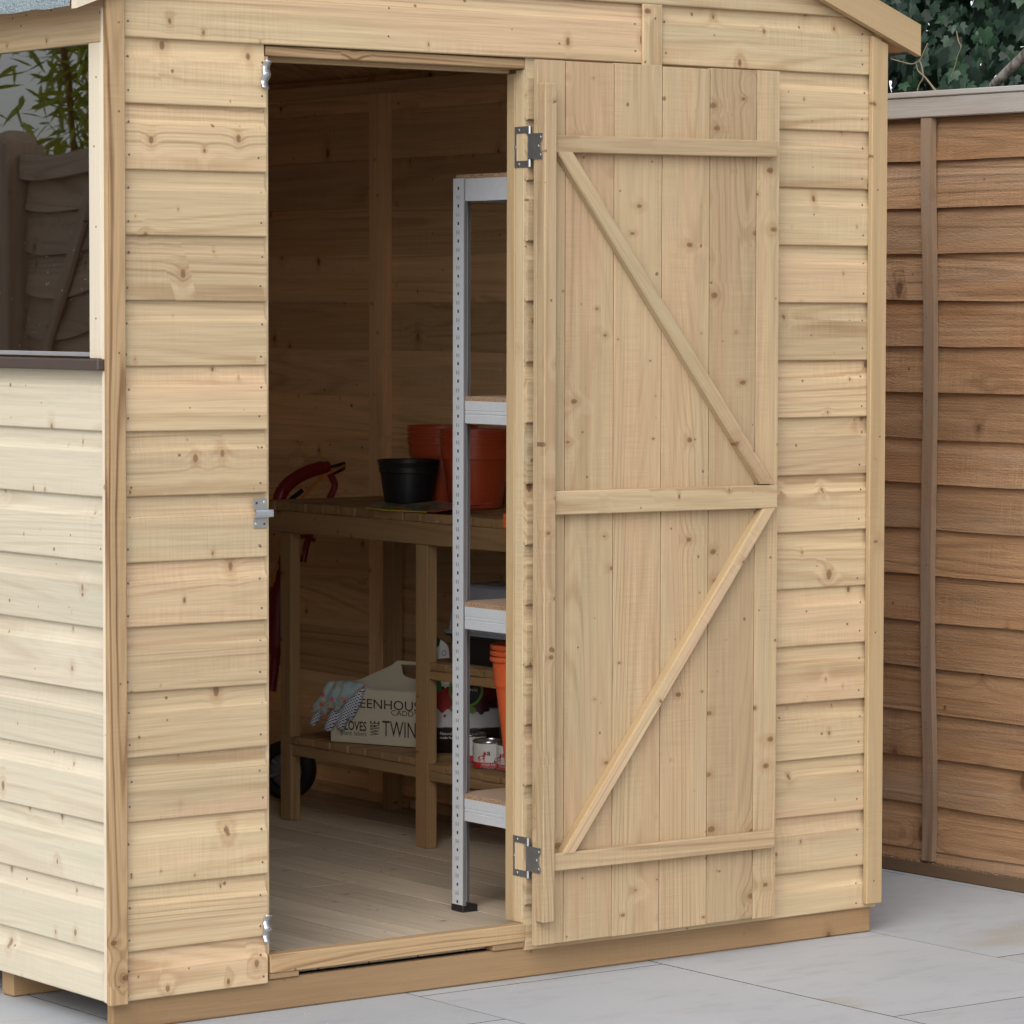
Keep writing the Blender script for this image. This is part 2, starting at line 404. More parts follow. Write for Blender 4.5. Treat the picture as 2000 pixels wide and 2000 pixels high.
M['bamboo'] = leafmat('bamboo_leaf', (.34, .38, .03), (.60, .60, .07), .5)
M['cane'] = plain('bamboo_cane', (.34, .17, .04), .5)
def bark():
    g = NT('bark'); o = g.obj(); n = g.noise(g.vmul(o, (60, 60, 20)), 1, 4, .65)
    c = g.mix(g.step(n, .35, .65), (.07, .06, .05), (.26, .24, .21)); g.bump(n, .8, .004); return g.fin(c, .9)
M['bark'] = bark()
def glass(name, ior, tint, wav):
    g = NT(name); g.t.nodes.remove(g.b)
    fr = g.node('ShaderNodeFresnel'); fr.inputs[0].default_value = ior
    tr = g.node('ShaderNodeBsdfTransparent'); tr.inputs[0].default_value = tint+(1,)
    gl = g.node('ShaderNodeBsdfGlossy'); gl.inputs['Roughness'].default_value = .015
    bp = g.node('ShaderNodeBump'); bp.inputs['Strength'].default_value = wav; bp.inputs['Distance'].default_value = .004
    g.put(bp.inputs['Height'], g.noise(g.obj(), 5, 1)); g.t.links.new(bp.outputs[0], gl.inputs['Normal'])
    mx = g.node('ShaderNodeMixShader'); g.t.links.new(fr.outputs[0], mx.inputs[0]); g.t.links.new(tr.outputs[0], mx.inputs[1]); g.t.links.new(gl.outputs[0], mx.inputs[2])
    g.t.links.new(mx.outputs[0], g.out.inputs[0]); return g.m
M['glass'] = glass('window_glazing', 3.0, (.97, .97, .97), .06)

# ------------------------------------------------------------------ setting: ground and paving
g = MB(); g.add([(-40, -40, -.03), (40, -40, -.03), (40, 40, -.03), (-40, 40, -.03)], [(0, 1, 2, 3)])
tag(g.build('ground', M['soil']), kind='structure')
g = MB(); g.add([(-4.6, -7.6, -.006), (2.60, -7.6, -.006), (2.60, 6.2, -.006), (-4.6, 6.2, -.006)], [(0, 1, 2, 3)], mi=1)
cols = [(-4.03+.5833*k) for k in range(12)]                  # column joints at .06 .65 1.23 1.81
cols = [.0635+.5815*k for k in range(-8, 6)]
offs = {0: -.30, 1: -.03, 2: -.694, 3: -.36}
for i, x0 in enumerate(cols[:-1]):
    k = i-8; o = offs.get(k, R.uniform(-.9, 0)); x1 = min(cols[i+1], 2.60)
    for j in range(-8, 7):
        y0 = o+.9*j
        if y0 > 6 or y0+.9 < -7.5: continue
        sh = R.uniform(-.0006, .0006); bs = R.random(); o3 = off()
        a, b, c, d = x0+.0014, x1-.0014, y0+.0014, y0+.9-.0014; e = .0004
        zt = sh
        vs = [(a, c, -.006), (b, c, -.006), (b, d, -.006), (a, d, -.006), (a, c, zt-e), (b, c, zt-e), (b, d, zt-e), (a, d, zt-e),
              (a+e, c+e, zt), (b-e, c+e, zt), (b-e, d-e, zt), (a+e, d-e, zt)]
        fs = [(8, 9, 10, 11)]+[(p, (p+1) % 4, (p+1) % 4+4, p+4) for p in range(4)]+[(p+4, (p+1) % 4+4, (p+1) % 4+8, p+8) for p in range(4)]
        g.add(vs, fs[:1], [Vector(v)+o3 for v in vs], bs); g.add(vs, fs[1:], None, bs, 1)
tag(g.build('paving', [M['slab'], M['grout']]), kind='structure')

# ------------------------------------------------------------------ the shed
WD, DP = 1.812, 2.40
PB, ZH, ZB = .115, 1.751, .0545
shed = thing('garden_shed', 'pale new timber apex shed with shiplap cladding and its narrow door standing wide open', 'shed')

PROF = [(0, .0058), (.017, .0056), (.027, .0047), (.033, .0028), (.0355, .0006), (.037, 0), (.1125, 0), (.1142, .0007), (.1150, .0020), (.1150, .0066)]
def shiplap(mb, org, U, Nn, spans, course0, course1, th=.012, zbot=ZB, mi=0, nails=True, slope=None, ztop=None, lefton=True, nl=None, nr=None):
    """courses of shiplap; spans = [(u0,u1)] along U; a course k hangs from z=ZH-PB*k"""
    org, U, Nn = Vector(org), Vector(U), Vector(Nn)
    for k in range(course0, course1):
        zt = ZH-PB*k
        for (u0, u1) in spans:
            dz0, dz1 = R.uniform(-.0013, .0013), R.uniform(-.0013, .0013); oy = R.uniform(-.0006, .0006)
            o3 = off(); bs = R.random()
            pr = [(zt-dz, w*1.42) for dz, w in PROF]
            if pr[-1][0] < zbot:
                pr = [p for p in pr if p[0] > zbot+.004]+[(zbot+.002, 0), (zbot, .0015), (zbot, .007)]
            zt2 = zt+.004
            pts = [(zt2, .0085)]+pr+[(pr[-1][0]+.0016, th), (zt-.0016, th)]
            if ztop is not None and zt > ztop: continue
            n = len(pts); nseg = max(1, int((u1-u0)/.25)); vs = []; gc = []
            ez = [0, 0]
            for s in range(nseg+1):
                for (z, w) in pts:
                    a0, a1 = u0, u1
                    if slope: a0, a1 = max(u0, slope(z)[0]), min(u1, slope(z)[1])
                    u = a0+(a1-a0)*s/nseg
                    wv = mnoise.noise(Vector((u*3+o3.x, k*.7, 0)))*.0007
                    zz = z+(dz0+(dz1-dz0)*s/nseg)+wv
                    vs.append(org+U*u-Nn*(w+oy)+Vector((0, 0, zz)))
                    gc.append((u+o3.x, z+o3.y, w+o3.z))
            fs = []
            for s in range(nseg):
                for i in range(n):
                    j = (i+1) % n; fs.append((s*n+i, s*n+j, (s+1)*n+j, (s+1)*n+i))
            fs.append(list(range(n))[::-1]); fs.append([nseg*n+i for i in range(n)])
            if U.cross(Vector((0, 0, 1))).dot(Nn) < 0: fs = [f[::-1] for f in fs]
            mb.add(vs, fs, gc, bs, mi)
            if nails:
                zs = (zt-R.uniform(.030, .040), zt-R.uniform(.088, .098))
                us = ([(nl or u0)+R.uniform(.009, .014)] if lefton else [])+[(nr or u1)-R.uniform(.009, .014)]
                m_ = (u0+u1)/2
                if u1-u0 > .7: us += [m_+R.uniform(-.01, .01)]
                for u in us:
                    for z in zs:
                        if z < zbot+.008: z = zbot+.012
                        if slope and not (slope(z)[0]+.02 < u < slope(z)[1]-.02): continue
                        uu = u+R.uniform(-.004, .004)
                        dd = .0035 if zt-z < .034 else .0002
                        disc(mb, org+U*uu-Nn*(oy+(.0012 if zt-z < .036 else 0))+Vector((0, 0, z+R.uniform(-.004, .004))), Nn, .0022, 8, 1)
X, Y, Z = Vector((1, 0, 0)), Vector((0, 1, 0)), Vector((0, 0, 1))
RIDGE, EAVE, SL = 2.17, 1.830, .383      # roof underside
def roofz(x): return EAVE+SL*(WD-abs(x-WD/2)-WD/2)
def gslope(z):
    e = max(0, (z-EAVE)/SL); return (e+.002, WD-e-.002)
fc = MB()
shiplap(fc, (0, 0, 0), X, -Y, [(.0040, .3292)], 0, 15, nl=.0300)
shiplap(fc, (0, 0, 0), X, -Y, [(.0040, 1.2098)], -1, 0, nl=.0300, nr=1.1855)
shiplap(fc, (0, 0, 0), X, -Y, [(1.2104, 1.8100)], -1, 0, slope=gslope, nl=1.2350, nr=1.7735)
shiplap(fc, (0, 0, 0), X, -Y, [(.9152, 1.8100)], 0, 15, lefton=False, nr=1.7735)
shiplap(fc, (0, -.004, 0), X, -Y, [(.02, 1.79)], -4, -1, slope=gslope, nails=False)
fc.build('front_cladding', [WOOD['pine'], M['nail']], shed)
sc_ = MB()
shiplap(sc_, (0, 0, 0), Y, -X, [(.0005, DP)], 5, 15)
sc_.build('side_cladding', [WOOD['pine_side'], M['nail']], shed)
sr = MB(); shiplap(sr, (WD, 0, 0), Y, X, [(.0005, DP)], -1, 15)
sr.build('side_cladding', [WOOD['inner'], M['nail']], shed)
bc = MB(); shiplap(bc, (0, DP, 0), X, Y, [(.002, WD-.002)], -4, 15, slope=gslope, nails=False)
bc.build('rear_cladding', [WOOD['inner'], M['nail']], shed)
# corner cover trims
def one(name, c0, c1, mat, ga=None, bev=.0015, parent=shed, rot=None, org=None):
    mb = MB(); box(mb, c0, c1, ga, bev, rot, org); return mb.build(name, mat, parent)
mb = MB(); box(mb, (-.0085, -.014, ZB-.003), (.0288, -.0012, 1.835), 2)
for z in (.085, .62, 1.2, 1.62): disc(mb, (.012+R.uniform(-.004, .004), -.014, z), -Y, .0021, 8, 1)
mb.build('corner_trim', [WOOD['pine_trim'], M['nail']], shed)
one('corner_trim', (-.0068, .0003, ZB), (-.0002, .0105, 1.80), WOOD['pine_pale'], 2)
mb = MB(); box(mb, (1.7752, -.0135, ZB+.008), (1.8175, -.0012, 1.812), 2)
for i, v in enumerate(mb.v):
    if v[2] > 1.7: mb.v[i] = (v[0], v[1], v[2]+.0185-SL*(v[0]-1.775))
for z in (.11, .62, 1.02, 1.52): disc(mb, (1.797+R.uniform(-.006, .006), -.0135, z), -Y, .0021, 8, 1)
mb.build('corner_trim', [WOOD['pine_gold'], M['nail']], shed)
mb = MB(); box(mb, (1.1862, -.0075, 1.60), (1.2342, -.0014, 1.8650), 2); disc(mb, (1.216, -.0075, 1.838), -Y, .0025, 8, 1)
mb.build('cover_strip', [WOOD['pine'], M['nail']], shed)
# door frame
one('lintel', (.3345, .0105, 1.7305), (.9148, .055, 1.7490), WOOD['pine_trim'], 0)
one('lintel', (.3420, .056, 1.7240), (.9135, .075, 1.7485), WOOD['pine_gold'], 0)
one('door_jamb', (.3000, .0125, ZB+.02), (.3418, .058, 1.7300), WOOD['pine'], 2)
one('door_jamb', (.9150, .0125, .105), (.945, .0395, 1.7300), WOOD['pine'], 2)
one('door_jamb', (.9138, .0400, .105), (.945, .0660, 1.7235), WOOD['pine_gold'], 2)
one('threshold', (.3365, .0015, .0710), (.9148, .0295, .1050), WOOD['pine_trim'], 0)
for (a, b) in ((.3365, .40), (.84, .9148)): one('threshold_packer', (a, .004, .0600), (b, .0285, .0708), WOOD['bearer'], 0, .001)
# floor, bearers
one('bearer', (.0085, .0085, .001), (1.806, .0275, .0595), WOOD['bearer'], 0, .003)
for y in (.405, .84, 1.25, 1.66, 2.07, 2.34): one('bearer', (.0285, y, .001), (1.79, y+.042, .0535), WOOD['bearer'], 0, .003)
fl = MB(); x = .014; k = 0
while x < WD-.02:                                   # boards run front to back, butted over a joist
    w = .112; yj = 1.250 if k % 2 == 0 else .70+R.uniform(0, .9)
    if k not in (9, 10, 11): yj = [1.250, 1.85, .75][k % 3]
    for (p, q) in ((.0305, yj-.0013), (yj+.0013, DP-.013)): box(fl, (x, p, .0620), (min(x+w-.0030, WD-.014), q, .0800+R.uniform(-.0006, .0004)), 1, .0005)
    x += w; k += 1
fl.build('floor', WOOD['floor'], shed)
# inner framing
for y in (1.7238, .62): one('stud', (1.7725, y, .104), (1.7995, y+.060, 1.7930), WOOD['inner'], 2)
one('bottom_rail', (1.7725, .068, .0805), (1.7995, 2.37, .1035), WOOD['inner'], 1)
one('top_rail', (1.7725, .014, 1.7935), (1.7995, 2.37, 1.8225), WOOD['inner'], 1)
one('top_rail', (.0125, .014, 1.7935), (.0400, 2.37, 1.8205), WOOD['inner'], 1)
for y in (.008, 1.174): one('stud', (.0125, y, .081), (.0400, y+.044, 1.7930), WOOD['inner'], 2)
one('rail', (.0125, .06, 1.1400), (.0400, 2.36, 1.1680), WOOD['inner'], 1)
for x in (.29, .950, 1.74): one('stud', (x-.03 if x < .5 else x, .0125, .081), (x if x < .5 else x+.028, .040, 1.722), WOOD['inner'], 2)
# roof: two strand-board slopes, felt, ridge
OV = .075
for s in (-1, 1):
    mb = MB(); xr, xe = WD/2, (WD+OV if s > 0 else -OV)
    zr, ze = EAVE+SL*WD/2+.002, EAVE-SL*OV+.002
    y0, y1 = -.0125, DP+.03
    vs = [(xr, y0, zr), (xe, y0, ze), (xe, y1, ze), (xr, y1, zr), (xr, y0, zr+.01), (xe, y0, ze+.01), (xe, y1, ze+.01), (xr, y1, zr+.01)]
    fs = [(0, 1, 2, 3), (7, 6, 5, 4), (0, 4, 5, 1), (1, 5, 6, 2), (2, 6, 7, 3), (3, 7, 4, 0)]
    mb.add(vs, fs if s < 0 else [f[::-1] for f in fs]); ro = mb.build('roof', M['osb'], shed)
    fm = MB(); n = 60; ex = .004*s                 # felt turned down over the eave with a ragged lower edge
    rows = [[], [], [], []]
    for i in range(n+1):
        yy = y0-.001+(y1-y0+.002)*i/n
        j = mnoise.noise(Vector((yy*22, s, 0)))*.004+mnoise.noise(Vector((yy*3, s+5, 0)))*.004
        rows[0].append((xr, yy, zr+.0125)); rows[1].append((xe+ex, yy, ze+.0125)); rows[2].append((xe+ex*1.6, yy, ze-.006+j)); rows[3].append((xe+ex*.6, yy, ze-.006+j))
    vs = sum(rows, []); fs = []
    for q in range(3):
        for i in range(n): a = q*(n+1)+i; fs.append((a, a+1, a+n+2, a+n+1))
    fm.add(vs, fs if s < 0 else [f[::-1] for f in fs]); fm.build('felt', M['felt'], ro)
# bargeboards at the front gable
for s in (-1, 1):
    mb = MB(); xe = WD/2+s*(WD/2+OV+.003); xr = WD/2+s*.0005
    zl = lambda x: EAVE-.0075+SL*(WD/2-abs(x-WD/2))
    if s > 0: pass
    h = .0635; y0, y1 = -.0310, -.0145
    P4 = [(xe, zl(xe)), (xe, zl(xe)+h), (xr, zl(xr)+h), (xr, zl(xr))]
    o3 = off(); vs = []; gc = []
    for yy in (y0, y1):
        for (a, b) in P4: vs.append((a, yy, b)); gc.append(o3+Vector(((a-xe), b-zl(a), yy)))
    fs = [(0, 1, 2, 3), (7, 6, 5, 4)]+[(i+4, (i+1) % 4+4, (i+1) % 4, i) for i in range(4)]
    if s > 0: fs = fs
    else: fs = [f[::-1] for f in fs]
    mb.add(vs, fs, gc, .5)
    for x in ((1.66, 1.2) if s > 0 else (.15, .6)): disc(mb, (x, y0, zl(x)+.035), -Y, .0025, 8, 1)
    mb.build('bargeboard', [WOOD['pine_gold'] if s > 0 else WOOD['pine_pale'], M['nail']], shed)
# window in the left wall
mb = MB(); box(mb, (-.0020, .0006, 1.7405), (.0110, DP, 1.8350), 1)
for (yy, zz) in ((.33, 1.80), (.28, 1.803), (.22, 1.81), (.19, 1.806), (.30, 1.785), (.02, 1.792)): disc(mb, (-.002, yy, zz), -X, .0021, 8, 1)
hb = mb.build('window_header', [WOOD['pine'], M['nail']], shed)  # darker than the wall below: the eave's shade is put into the colour
mb = MB(); box(mb, (-.0060, .0125, 1.1895), (.0070, .0535, 1.7400), 2)
for z in (1.26, 1.42, 1.56, 1.68): disc(mb, (-.006, .032+R.uniform(-.006, .006), z), -X, .0020, 8, 1)
win = mb.build('window', [WOOD['pine_pale'], M['nail']], shed)
for (a, b) in ((.054, .60), (.64, 1.1765), (1.2145, 1.76), (1.80, 2.345)):  # the two rear panes are added, out of view, to let in more light
    mb = MB(); box(mb, (.0075, a-.0045, 1.1935), (.0105, b+.004, 1.7440), 1, .0004); 
    if a < .1:
        for q in range(36): disc(mb, (.0075, R.uniform(a+.01, a+.36), 1.20+abs(R.gauss(0, .14))), -X, R.uniform(.0003, .0008), 6, 1, .0002)
    mb.build('pane', [M['glass'], M['white']], win)
    mb = MB(); box(mb, (.0035, a, 1.1925), (.0072, b, 1.2005), 1, .001); mb.build('glazing_bead', M['bead'], win)
one('mullion', (-.006, .6005, 1.1895), (.007, .6395, 1.74), WOOD['pine_pale'], 2, parent=win)
for (a, b) in ((1.1765, 1.2145), (1.7605, 1.7995), (2.346, DP-.001)): one('mullion', (-.006, a, 1.1895), (.007, b, 1.74), WOOD['pine_pale'], 2, parent=win)
one('sill', (-.0220, -.0015, 1.1690), (.0350, DP, 1.1890), M['sill'], 1, .0025, parent=win)

# ------------------------------------------------------------------ door (open, folded back on the right panel)
YI, YO = -.0350, -.0240
joints = [.9095, .9780, 1.0950, 1.2130, 1.3320, 1.4510, 1.5110]
db = MB()
for i in range(6):
    a, b = joints[i], joints[i+1]
    dz = R.uniform(-.002, .001); wq = [WOOD['pine_door']]
    dy = R.uniform(-.0006, .0006)
    box(db, (a+.0009, YI+dy, .0685+R.uniform(-.0015, .0015)), (b-.0009, YO+dy, 1.7460+dz), 2, .0008)
    if i > 0:                                       # tongue side of each board is planed a little lower
        pass
door = db.build('door', WOOD['pine_door'], shed)
def dpart(name, mat, *boxes, bev=.0018):
    mb = MB()
    for (c0, c1, ga) in boxes: box(mb, c0, c1, ga, bev)
    return mb.build(name, mat, door)
dpart('batten', WOOD['pine_door'], ((.9102, YI-.0255, .1150), (.9382, YI-.0008, 1.7010), 2))
def ledge(z0, z1, x0, x1, tilt=0, mat='pine_pale'):
    mb = MB(); rot = Matrix.Rotation(tilt, 3, 'Y')
    box(mb, (x0, YI-.0190, z0), (x1, YI-.0008, z1), 0, .0018, rot); return mb.build('ledge', WOOD[mat], door)
ledge(1.5740, 1.6070, .9388, 1.4890, -.009, 'pine_door')
ledge(.8872, .9325, .9388, 1.4945, .006, 'pine')
ledge(.2095, .2440, .9388, 1.4932, .003, 'pine_door')
def brace(p0, p1, w, mat, t=.019):
    mb = MB(); p0 = Vector(p0); p1 = Vector(p1)
    d = (p1-p0).normalized()
    # ends are mitred to the ledges: horizontal cuts
    hw = w/2/abs(d.z); o3 = off(); vs = []; gc = []
    e = .003
    for yy, s in ((YI-t, 1), (YI-.0008, 0)):
        for p in (p0, p1):
            for q in (-1, 1):
                ww = hw-(e if s else 0)
                v = Vector((p.x+q*ww, yy, p.z)); vs.append(v); gc.append(o3+Vector(((v-p0).dot(d), q*w/2, yy)))
    for p in (p0, p1):
        for q in (-1, 1):
            v = Vector((p.x+q*hw, YI-t+e, p.z)); vs.append(v); gc.append(o3+Vector(((v-p0).dot(d), q*w/2, YI-t)))
    # idx: front 0..3 (p0-,p0+,p1-,p1+), back 4..7, shoulder 8..11
    fs = [(0, 1, 3, 2), (8, 0, 2, 10), (1, 9, 11, 3), (4, 8, 10, 6), (9, 5, 7, 11), (4, 5, 9, 8), (8, 9, 1, 0), (6, 10, 11, 7), (10, 2, 3, 11)]
    if p1.z < p0.z: fs = [f[::-1] for f in fs]
    mb.add(vs, fs, gc, .5)
    if p1.z > p0.z: mb.m[3] = mb.m[1] = 1
    return mb.build('brace', [WOOD[mat], WOOD['pine_gold']], door)
brace((.9640, 0, 1.5735), (1.4700, 0, .9340), .0300, 'pine_door')
brace((.9760, 0, .2430), (1.4730, 0, .8855), .0255, 'pine', .021)
# hinges: cranked plates with a knuckle, three screws a side
def hinge3(zc):
    """butterfly hinge: cut-out leaf on the jamb reveal, knuckle in the gap, plain leaf on the batten side"""
    h = MB(); z0, z1 = zc-.0385, zc+.0385
    xj = .9150
    def plate(pts, n, t=.0016, mi=0):
        n = Vector(n).normalized(); k = len(pts); a = [Vector(p) for p in pts]; b = [p+n*t for p in a]
        h.add(a+b, [list(range(k))[::-1], [k+i for i in range(k)]]+[(i, (i+1) % k, (i+1) % k+k, i+k) for i in range(k)], None, .5, mi)
    for s in (z0, z1-.0125):
        plate([(xj, -.0060, s), (xj, -.0060, s+.0125), (xj, .0400, s+.0125), (xj, .0400, s)], -X)
        disc(h, (xj-.0016, .0270, s+.0062), -X, .0030, 10, 1, .0012)
    plate([(xj, .0352, z0+.0125), (xj, .0352, z1-.0125), (xj, .0400, z1-.0125), (xj, .0400, z0+.0125)], -X)
    disc(h, (xj-.0016, .0372, zc), -X, .0030, 10, 1, .0012)
    kx, ky = .9122, -.0098
    tube(h, [(kx, ky, z0), (kx, ky, z0+.0180)], .0043, 12, 1); tube(h, [(kx, ky, z0+.0188), (kx, ky, z1-.0188)], .0043, 12, 1); tube(h, [(kx, ky, z1-.0180), (kx, ky, z1)], .0043, 12, 1)
    # crank out to the batten's side face, leaf with a wavy free edge and three screws
    e = .9092
    plate([(kx-.003, -.0110, zc-.024), (e, -.0230, zc-.024), (e, -.0230, zc+.024), (kx-.003, -.0110, zc+.024)], (-1, -.2, 0), .0012, 1)
    zz = [zc-.024, zc-.014, zc-.007, zc+.007, zc+.014, zc+.024]; yy = [-.0540, -.0540, -.0490, -.0490, -.0540, -.0540]
    plate([(e, -.0230, zc+.024), (e, -.0230, zc-.024)]+[(e, y, z) for y, z in zip(yy, zz)], -X)
    for (y, z) in ((-.0485, zc+.0165), (-.0420, zc), (-.0485, zc-.0165)): disc(h, (e-.0016, y, z), -X, .0029, 10, 1, .0012)
    return h.build('hinge', [M['zinc_dull'], M['zinc']], door)
hinge3(1.5835); hinge3(.2335)

# catches on the latch side
def turn_button(zc, tilt):
    h = MB(); n = 14; L = .050; wd = .0080; vs = []; fs = []
    for i in range(n+1):
        t = i/n; z = (t-.5)*L
        yb = -.0075-.0030*math.cos(t*4*math.pi) if .04 < t < .96 else -.0125
        ww = wd*(1 if abs(t-.5) < .17 else .88)
        for sx in (-1, 1):
            vs.append((sx*ww, yb, z)); vs.append((sx*ww, yb+.0022, z))
    for i in range(n):
        a = i*4; b = a+4
        fs += [(a, a+2, b+2, b), (a+1, b+1, b+3, a+3), (a, b, b+1, a+1), (a+2, a+3, b+3, b+2)]
    fs += [(0, 1, 3, 2), (n*4, n*4+2, n*4+3, n*4+1)]
    rt = Matrix.Rotation(tilt, 3, 'Y'); c = Vector((.3245, 0, zc))
    h.add([rt @ Vector(v)+c for v in vs], fs, None, .5, 0, True)
    disc(h, c+Vector((0, -.0110, 0)), -Y, .0036, 12, 0, .0012); disc(h, c+Vector((0, -.0122, 0)), -Y, .0014, 8, 1, .0002)
    tube(h, [c+Vector((0, -.0075, 0)), c+Vector((0, .002, 0))], .003, 8, 0)
    return h.build('turn_button', [M['zinc'], M['ink']], shed)
turn_button(1.6960, rad(8)); turn_button(.1565, rad(2))
h = MB(); zk = .9095
box(h, (.3000, -.0018, zk+.0085), (.3285, -.0002, zk+.0270), 0, .0003); box(h, (.3000, -.0018, zk-.0265), (.3285, -.0002, zk-.0085), 0, .0003)
vs = []; fs = []; n = 10                            # the raised bridge between the plates
for i in range(n+1):
    a = math.pi*i/n; zz = zk+.0088*math.cos(a); yy = -.0012-.0085*min(1, math.sin(a)*1.6)
    vs += [(.3000, yy, zz), (.3285, yy, zz)]
for i in range(n): fs.append((2*i, 2*i+1, 2*i+3, 2*i+2))
h.add(vs, fs, None, .5, 1, True)
box(h, (.3090, -.0088, zk-.0068), (.3390, -.0030, zk+.0068), 0, .0018, mi=1)
for (x, z) in ((.3235, zk+.0205), (.3055, zk-.0190)): disc(h, (x, -.0018, z), -Y, .0034, 12, 1, .001)
for (x, z) in ((.3060, zk+.0190), (.3225, zk-.0190)): box(h, (x-.002, -.0022, z-.002), (x+.002, -.0016, z+.002), 0, .0002, mi=2)
h.build('latch_keep', [M['zinc_dull'], M['zinc'], M['ink']], shed)

# ------------------------------------------------------------------ slatted staging bench along the right wall
BX, BK = 1.425, 1.745
bench = thing('potting_bench', 'brown slatted timber potting bench with lower shelves against the inside wall', 'bench', (BX, 1.1, .08))
def bp(name, c0, c1, ga=None, bev=.002): return one(name, c0, c1, WOOD['bench'], ga, bev, parent=bench)
bp('rail', (BX-.004, .42, .7560), (BX+.020, 1.722, .8050), 1); bp('rail', (BK-.024, .42, .7560), (BK, 1.722, .8050), 1)
mb = MB(); y = .42
while y < 1.70:
    w = .058+R.uniform(-.002, .002); box(mb, (BX-.001+R.uniform(-.003, .003), y, .8055), (BK+.012, min(y+w, 1.724), .8260+R.uniform(-.0008, .0008)), 0, .0015); y += w+.0075
mb.build('slatted_top', WOOD['bench'], bench)
for (x, y) in ((BX+.0005, 1.598), (BX-.0020, 1.044), (BX, .44)): bp('leg', (x, y, .0805), (x+.027, y+.046, .7555), 2)
for y in (1.60, 1.0, .44): bp('leg', (BK-.027, y, .0805), (BK, y+.046, .7555), 2)
bp('rail', (BX+.002, 1.0905, .2350), (BX+.024, 1.5975, .2620), 1); bp('rail', (BX+.002, .4870, .2325), (BX+.024, 1.0435, .2535), 1)
bp('rail', (BK-.050, .42, .2330), (BK-.028, 1.70, .2620), 1)
mb = MB(); y = .50
while y < 1.64:
    w = .063+R.uniform(-.002, .002); z = .2625 if y > 1.06 else .2540
    box(mb, (BX-.0035+R.uniform(-.003, .003)+.005, y, z), (BK-.028, y+w, z+.0165), 0, .0015); y += w+.0070
    if 1.02 < y < 1.085: y = 1.0865
mb.build('lower_shelf', WOOD['bench'], bench)
bp('rail', (BX+.002, .4870, .4580), (BX+.024, 1.0435, .4790), 1); bp('rail', (BK-.050, .4870, .4580), (BK-.028, 1.0365, .4790), 1)
mb = MB(); y = .50
while y < 1.03:
    w = .063+R.uniform(-.002, .002); box(mb, (BX+R.uniform(-.003, .003), y, .4795), (BK-.028, min(y+w, 1.035), .4960), 0, .0015); y += w+.0045
mb.build('middle_shelf', WOOD['bench'], bench)
settle(bench)
ZT, ZL, ZM = .8262, .2795, .4963

# ------------------------------------------------------------------ galvanised shelving unit inside the front wall
UX, UY = .9850, .3390
unit = thing('shelving_unit', 'galvanised boltless metal shelving unit with chipboard shelves just inside the doorway', 'shelving', (UX, .2, .08))
def upright(x, y, sx, sy):
    """perforated angle post: flange along y (faces x) and flange along x"""
    mb = MB(); z0, z1 = .0900, 1.5340; w = .0360; t = .0013; ys = [0, .0150, .0200, w]
    pitch = .0345; z = z0; zs = [z0]; holes = set(); k = 0
    zc = z0+.010
    while zc < z1-.008:
        zs += [zc-.0031, zc+.0031]; holes.add(len(zs)-2); zc += pitch
    zs.append(z1)
    for face in (0, 1):
        vs = []; fs = []
        for zz in zs:
            for yy in ys:
                vs.append((x, y-sy*yy, zz) if face == 0 else (x+sx*yy, y, zz))
        n = len(ys)
        for i in range(len(zs)-1):
            for j in range(n-1):
                if i in holes and j == 1: continue
                fs.append((i*n+j, i*n+j+1, (i+1)*n+j+1, (i+1)*n+j))
        mb.add(vs, fs)
    mb.add([(x+sx*.005, y-sy*.004, z0+.002), (x+sx*.005, y-sy*.033, z0+.002), (x+sx*.005, y-sy*.033, z1-.002), (x+sx*.005, y-sy*.004, z1-.002)], [(0, 1, 2, 3)], None, .5, 2)  # black strip added behind the holes to paint the dark inside them
    # rolled lips
    box(mb, (x, y-sy*w, z0), (x+sx*.0075, y-sy*(w+t), z1), 2, .0004, mi=1)
    box(mb, (x+sx*w, y, z0), (x+sx*(w+t), y-sy*.0075, z1), 2, .0004, mi=1)
    zc = z0+.010+pitch/2
    while zc < z1-.012:                            # pressed keyholes between the square holes
        for (a, b, c, d) in ((.0105, .0235, .0040, .0052), (.0125, .0140, -.0045, .0040), (.0200, .0212, -.0045, .0040), (.0125, .0212, -.0010, -.0002)):
            yy0, yy1 = y-sy*a, y-sy*b
            box(mb, (x-sx*.0006, yy0, zc+c), (x, yy1, zc+d), 1, .0001, mi=1 if a != .0105 else 0)
        zc += pitch
    return mb.build('upright', [M['rack'], M['rack_dark'], M['black']], unit)
UX2, UY2 = 1.700, .0480
for (x, y, sx, sy) in ((UX, UY, 1, 1), (UX2, UY, -1, 1), (UX, UY2, 1, -1), (UX2, UY2, -1, -1)):
    upright(x, y, sx, sy)
    mb = MB(); box(mb, (x-sx*.002, y+sy*.002, .0803), (x+sx*.036, y-sy*.0385, .0940), 2, .002); mb.build('foot', M['black'], unit)
